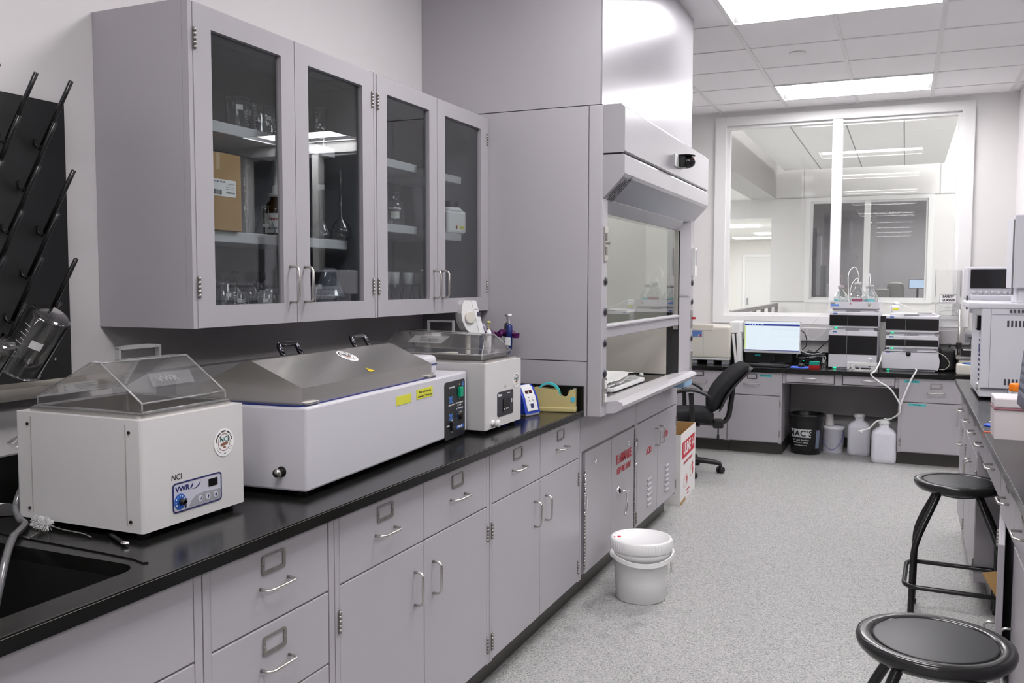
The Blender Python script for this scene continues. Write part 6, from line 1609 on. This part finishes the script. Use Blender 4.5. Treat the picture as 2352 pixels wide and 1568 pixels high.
# ------------------------------------------------------------------ white bucket by the fume hood
t = thing('bucket', 'white lidded plastic bucket standing on the aisle floor by the fume hood', 'bucket', (.975, 2.065, 0), 0)
t.location = (1.000, 2.035, 0)
b = MB(); b.lathe([(.0001, .0005), (.112, .0005), (.116, .004), (.121, .10), (.128, .205), (.136, .207), (.139, .225), (.136, .232), (.0001, .232)], (0, 0, 0), 56); b.build('body', mat('bucket_white2', (.74, .74, .74), .35), t)
LID = mat('lid_white', (.80, .80, .80), .3)
b = MB(); b.lathe([(.132, .232), (.141, .234), (.145, .240), (.144, .282), (.140, .288), (.134, .289), (.130, .285), (.126, .277), (.113, .276), (.110, .272), (.0001, .272)], (0, 0, 0), 56)
for k in range(60):
    a = 2*PI*k/60
    if (k % 12) < 7: b.box(.1435, .1462, -.0012, .0012, .242, .280, M=Matrix.Rotation(a, 4, 'Z'))
ld = b.build('lid', LID, t)
b = MB(); b.box(-.008, .008, -.004, .004, 0, .006, .001); b.box(-.026, -.018, -.003, .003, 0, .004, .001); b.build('red_tab', mat('tab_red', (.60, .01, .04), .4), ld, M=Matrix.Translation((-.095, -.040, .285)) @ Matrix.Rotation(.5, 4, 'Z'))
b = MB(); pts = []
for k in range(21):
    a = math.radians(-140+150*k/20); pts.append((.150*math.cos(a), .150*math.sin(a), .222-.030*math.sin(PI*k/20)))
b.loft([[(x*(1+.004/.15), y*(1+.004/.15), z-.010), (x*(1+.004/.15), y*(1+.004/.15), z+.010), (x*.985, y*.985, z+.010), (x*.985, y*.985, z-.010)] for x, y, z in pts], smooth=False)
b.build('carry_handle', LID, t)
for a in (-140, 12): 
    c, s = math.cos(math.radians(a)), math.sin(math.radians(a))
    MB().sphere((.142*c, .142*s, .222), .016, 1, 1, 1.3, 14).build('handle_boss', LID, t)
b = MB(); 
for q in (.138, .146): b.tube([(q*math.cos(.05), q*math.sin(.05), .13), (q*math.cos(.05), q*math.sin(.05), .205)], .0013, 5)
b.build('wire_loop', STEEL, t)

# ------------------------------------------------------------------ carton with red print beside the hood
t = thing('storage_carton', 'open white cardboard file carton with red print between hood and office chair', 'box', (.720, 4.11, 0), 14)
BW_ = mat('carton_white', (.74, .73, .72), .6)
w2, d2, H = .135, .30, .475
t.location = (.625, 4.115, 0); t.rotation_euler = (0, 0, math.radians(3))
b = MB().use(BW_); b.plate(rrect(-w2, w2, -d2, d2), [rrect(-w2+.004, w2-.004, -d2+.004, d2-.004)], 'z', .004, H); b.box(-w2, w2, -d2, d2, 0, .006); b.build('carton', None, t)
b = MB(); b.plate(rrect(-w2+.004, w2-.004, -d2+.004, d2-.004), [rrect(-w2+.006, w2-.006, -d2+.006, d2-.006)], 'z', .01, H-.001); b.plate(rrect(-w2+.001, w2-.001, -d2+.001, d2-.001), [rrect(-w2+.003, w2-.003, -d2+.003, d2-.003)], 'z', H-.001, H+.0005); b.build('brown_lining', CARD, t)
fx = Matrix.Translation((w2+.0006, 0, 0)) @ Matrix.Rotation(PI/2, 4, 'Z')
o = MB().box(-.255, .250, -.0008, 0, .300, .412).build('red_panel', RED, t, M=fx)
text('ULINE', .105, PAPER, o, fx @ F(-.06, -.0012, .356), bold=.003, sx=1.0); text('S-6', .08, PAPER, o, fx @ F(.185, -.0012, .358), bold=.002)
text('MULTI-PURPOSE STORAGE FILE', .026, RED, t, fx @ F(-.01, -.0004, .262), bold=.0005)
b = MB()
for x, z, s_ in ((-.12, .12, .09), (.13, .15, .09)):
    for q in (((-1, -.5), (1, -.5)), ((1, -.5), (1, .6)), ((1, .6), (-1, .6)), ((-1, .6), (-1, -.5)), ((-1, .6), (-.4, 1)), ((-.4, 1), (1.5, 1)), ((1.5, 1), (1, .6))):
        b.tube([(x+q[0][0]*s_*.55, -.0006, z+q[0][1]*s_*.55), (x+q[1][0]*s_*.55, -.0006, z+q[1][1]*s_*.55)], .0010, 4)
b.build('line_drawing', mat('thin_red', (.62, .25, .25), .6), t, M=fx)
b = MB(); 
for x, z in ((-.05, .13), (.17, .19), (.19, .15)): b.prism([(x-.03, z), (x, z+.035), (x+.01, z+.015), (x+.03, z+.02), (x+.01, z-.03), (x, z-.01)], 'y', -.0008, -.0002)
b.build('red_arrows', RED, t, M=fx)
text('LETTER/LEGAL', .018, RED, t, fx @ F(.0, -.0004, .055)); text('uline.com', .018, RED, t, fx @ F(.0, -.0004, .030))
MB().box(-.30, -.10, -.0009, 0, .001, .022).build('torn_edge', CARD, t, M=fx)

# ------------------------------------------------------------------ office chair
t = thing('office_chair', 'charcoal fabric office chair on a black five-star base in front of the back desk', 'chair', (.545, 4.93, 0), 0)
CP = mat('chair_plastic', (.015, .015, .016), .4)
rz = math.radians(-62)   # seat front direction is local -y after rotation
RC = Matrix.Rotation(math.radians(80), 4, 'Z')   # chair space: front = -x' ... x right
def cm(mb): return mb
# chair space: +x is the back side (towards the camera right), seat centre at origin
base = MB()
for k in range(5):
    a = math.radians(-8+72*k); c, s = math.cos(a), math.sin(a)
    b = MB(); P = smoothpath([(0, 0, .105), (.12, 0, .098), (.24, 0, .085), (.285, 0, .075)], 4)
    b.tube([(p.x*c-p.y*s, p.x*s+p.y*c, p.z) for p in P], .024, 10, taper=[1.15-.5*i/(len(P)-1) for i in range(len(P))])
    lg = b.build('base_leg', CP, t)
    b = MB(); cx_, cy_ = .285*c, .285*s
    for q in (-.016, .016): b.lathe([(.0001, -.010), (.022, -.010), (.027, -.006), (.027, .006), (.022, .010), (.0001, .010)], (0, q, 0), 20, 'y')
    b.cyl((0, -.012, 0), .008, .024, 'y'); b.box(-.012, .012, -.008, .008, 0, .05, .003)
    b.build('caster', CP, lg, M=Matrix.Translation((cx_, cy_, .0275)) @ Matrix.Rotation(a+.9, 4, 'Z'))
b = MB(); b.lathe([(.045, .07), (.045, .12), (.026, .13), (.026, .30), (.018, .30), (.018, .40)], (0, 0, 0), 20, cap=True); b.build('gas_column', CP, t)
b = MB(); b.box(-.12, .15, -.09, .09, .395, .425, .01); b.box(-.02, .24, -.035, .035, .375, .405, .01); b.box(.05, .10, -.22, -.08, .39, .405, .004); b.build('mechanism', CP, t)
b = MB(); rings = []
for s_, z in ((.80, .418), (.95, .425), (1, .45), (1., .475), (.93, .498), (.70, .505)):
    rings.append([(x*s_-.02, y*s_, z-.025*max(0, -x/.25)*(1 if z > .44 else 0)) for x, y in rrect(-.245, .235, -.245, .245, .12, 6)])
b.loft(rings); b.build('seat', FABRIC, t)
# back rest leans back (+x), slightly hollow
b = MB(); rings = []
lean = math.radians(36)
for k in range(9):
    v = k/8; h = .44*v
    wz = .235*math.sin(PI*(.18+.64*v))**.45*1.0
    th = .055 if 0 < k < 8 else .020
    cx_ = .215+h*math.sin(lean)+.035*math.sin(PI*v)*-1; cz_ = .500+h*math.cos(lean)
    ring = []
    for q in range(20):
        a = 2*PI*q/20; yy = wz*math.cos(a); xx = th*math.sin(a)
        ring.append((cx_+xx*math.cos(lean)-.05*(yy/.235)**2, yy, cz_-xx*math.sin(lean)))
    rings.append(ring)
b.loft(rings); b.build('backrest', FABRIC, t)
b = MB(); rings = []
for k in range(9):
    v = k/8; h = .41*v+.015; wz = .215*math.sin(PI*(.2+.6*v))**.45; cx_ = .262+h*math.sin(lean)-.035*math.sin(PI*v); cz_ = .485+h*math.cos(lean); th = .014 if 0 < k < 8 else .006
    rings.append([(cx_+th*math.sin(2*PI*q/20)*math.cos(lean)-.05*(wz*math.cos(2*PI*q/20)/.235)**2, wz*math.cos(2*PI*q/20), cz_-th*math.sin(2*PI*q/20)*math.sin(lean)) for q in range(20)])
b.loft(rings); b.build('back_shell', CP, t)
b = MB(); b.tube(smoothpath([(.10, 0, .395), (.26, 0, .385), (.335, 0, .43), (.360, 0, .56), (.375, 0, .70)], 6), .020, 10); b.box(.22, .30, -.045, .045, .35, .42, .012); b.build('back_bar', CP, t)
b = MB(); b.tube([(.262, -.02, .36), (.262, -.02, .27)], .006, 8); b.cyl((.262, -.02, .25), .010, .05); b.build('tilt_lever', CP, t)
for s_ in (-1, 1):
    b = MB(); b.tube(smoothpath([(.02, s_*.20, .41), (.03, s_*.285, .42), (.03, s_*.30, .50), (.02, s_*.30, .655)], 5), .019, 10)
    b.build('arm_post', CP, t)
    b = MB(); rings = []
    for k in range(9):
        v = k/8; x = -.13+.30*v; hw = .042*math.sin(PI*(.15+.7*v))**.5
        rings.append([(x, s_*.30+hw*math.cos(2*PI*q/12), .680-.035*(2*v-1)**2*(1 if v < .5 else 1.8)+.014*math.sin(2*PI*q/12)) for q in range(12)])
    b.loft(rings); b.build('armrest', CP, t)
t.rotation_euler = (0, 0, math.radians(18))

# ------------------------------------------------------------------ camera and world
cam = bpy.data.cameras.new('camera'); co = bpy.data.objects.new('camera', cam); COL.objects.link(co)
cam.sensor_width = 36; cam.lens = 2064.68/2352*36; cam.clip_start = .05; cam.clip_end = 100
yaw, pitch, roll = .4111, -.0646, .0022
co.location = (2.1009, -2.0129, 1.4719)
co.rotation_euler = (Matrix.Rotation(yaw, 4, 'Z') @ Matrix.Rotation(PI/2+pitch, 4, 'X') @ Matrix.Rotation(roll, 4, 'Z')).to_euler()
S.camera = co
wd = bpy.data.worlds.new('world'); S.world = wd; wd.use_nodes = True
wd.node_tree.nodes['Background'].inputs[0].default_value = (.5, .5, .5, 1); wd.node_tree.nodes['Background'].inputs[1].default_value = .05
S.view_settings.view_transform = 'Standard'; S.view_settings.look = 'None'; S.view_settings.gamma = 1; S.view_settings.use_curve_mapping = False
S.view_settings.exposure = 1.0
S.cycles.max_bounces = 10; S.cycles.transparent_max_bounces = 24; S.cycles.transmission_bounces = 8; S.cycles.diffuse_bounces = 5; S.cycles.glossy_bounces = 5
S.cycles.caustics_reflective = False; S.cycles.caustics_refractive = False
S.cycles.use_denoising = True
S.cycles.sample_clamp_indirect = 20
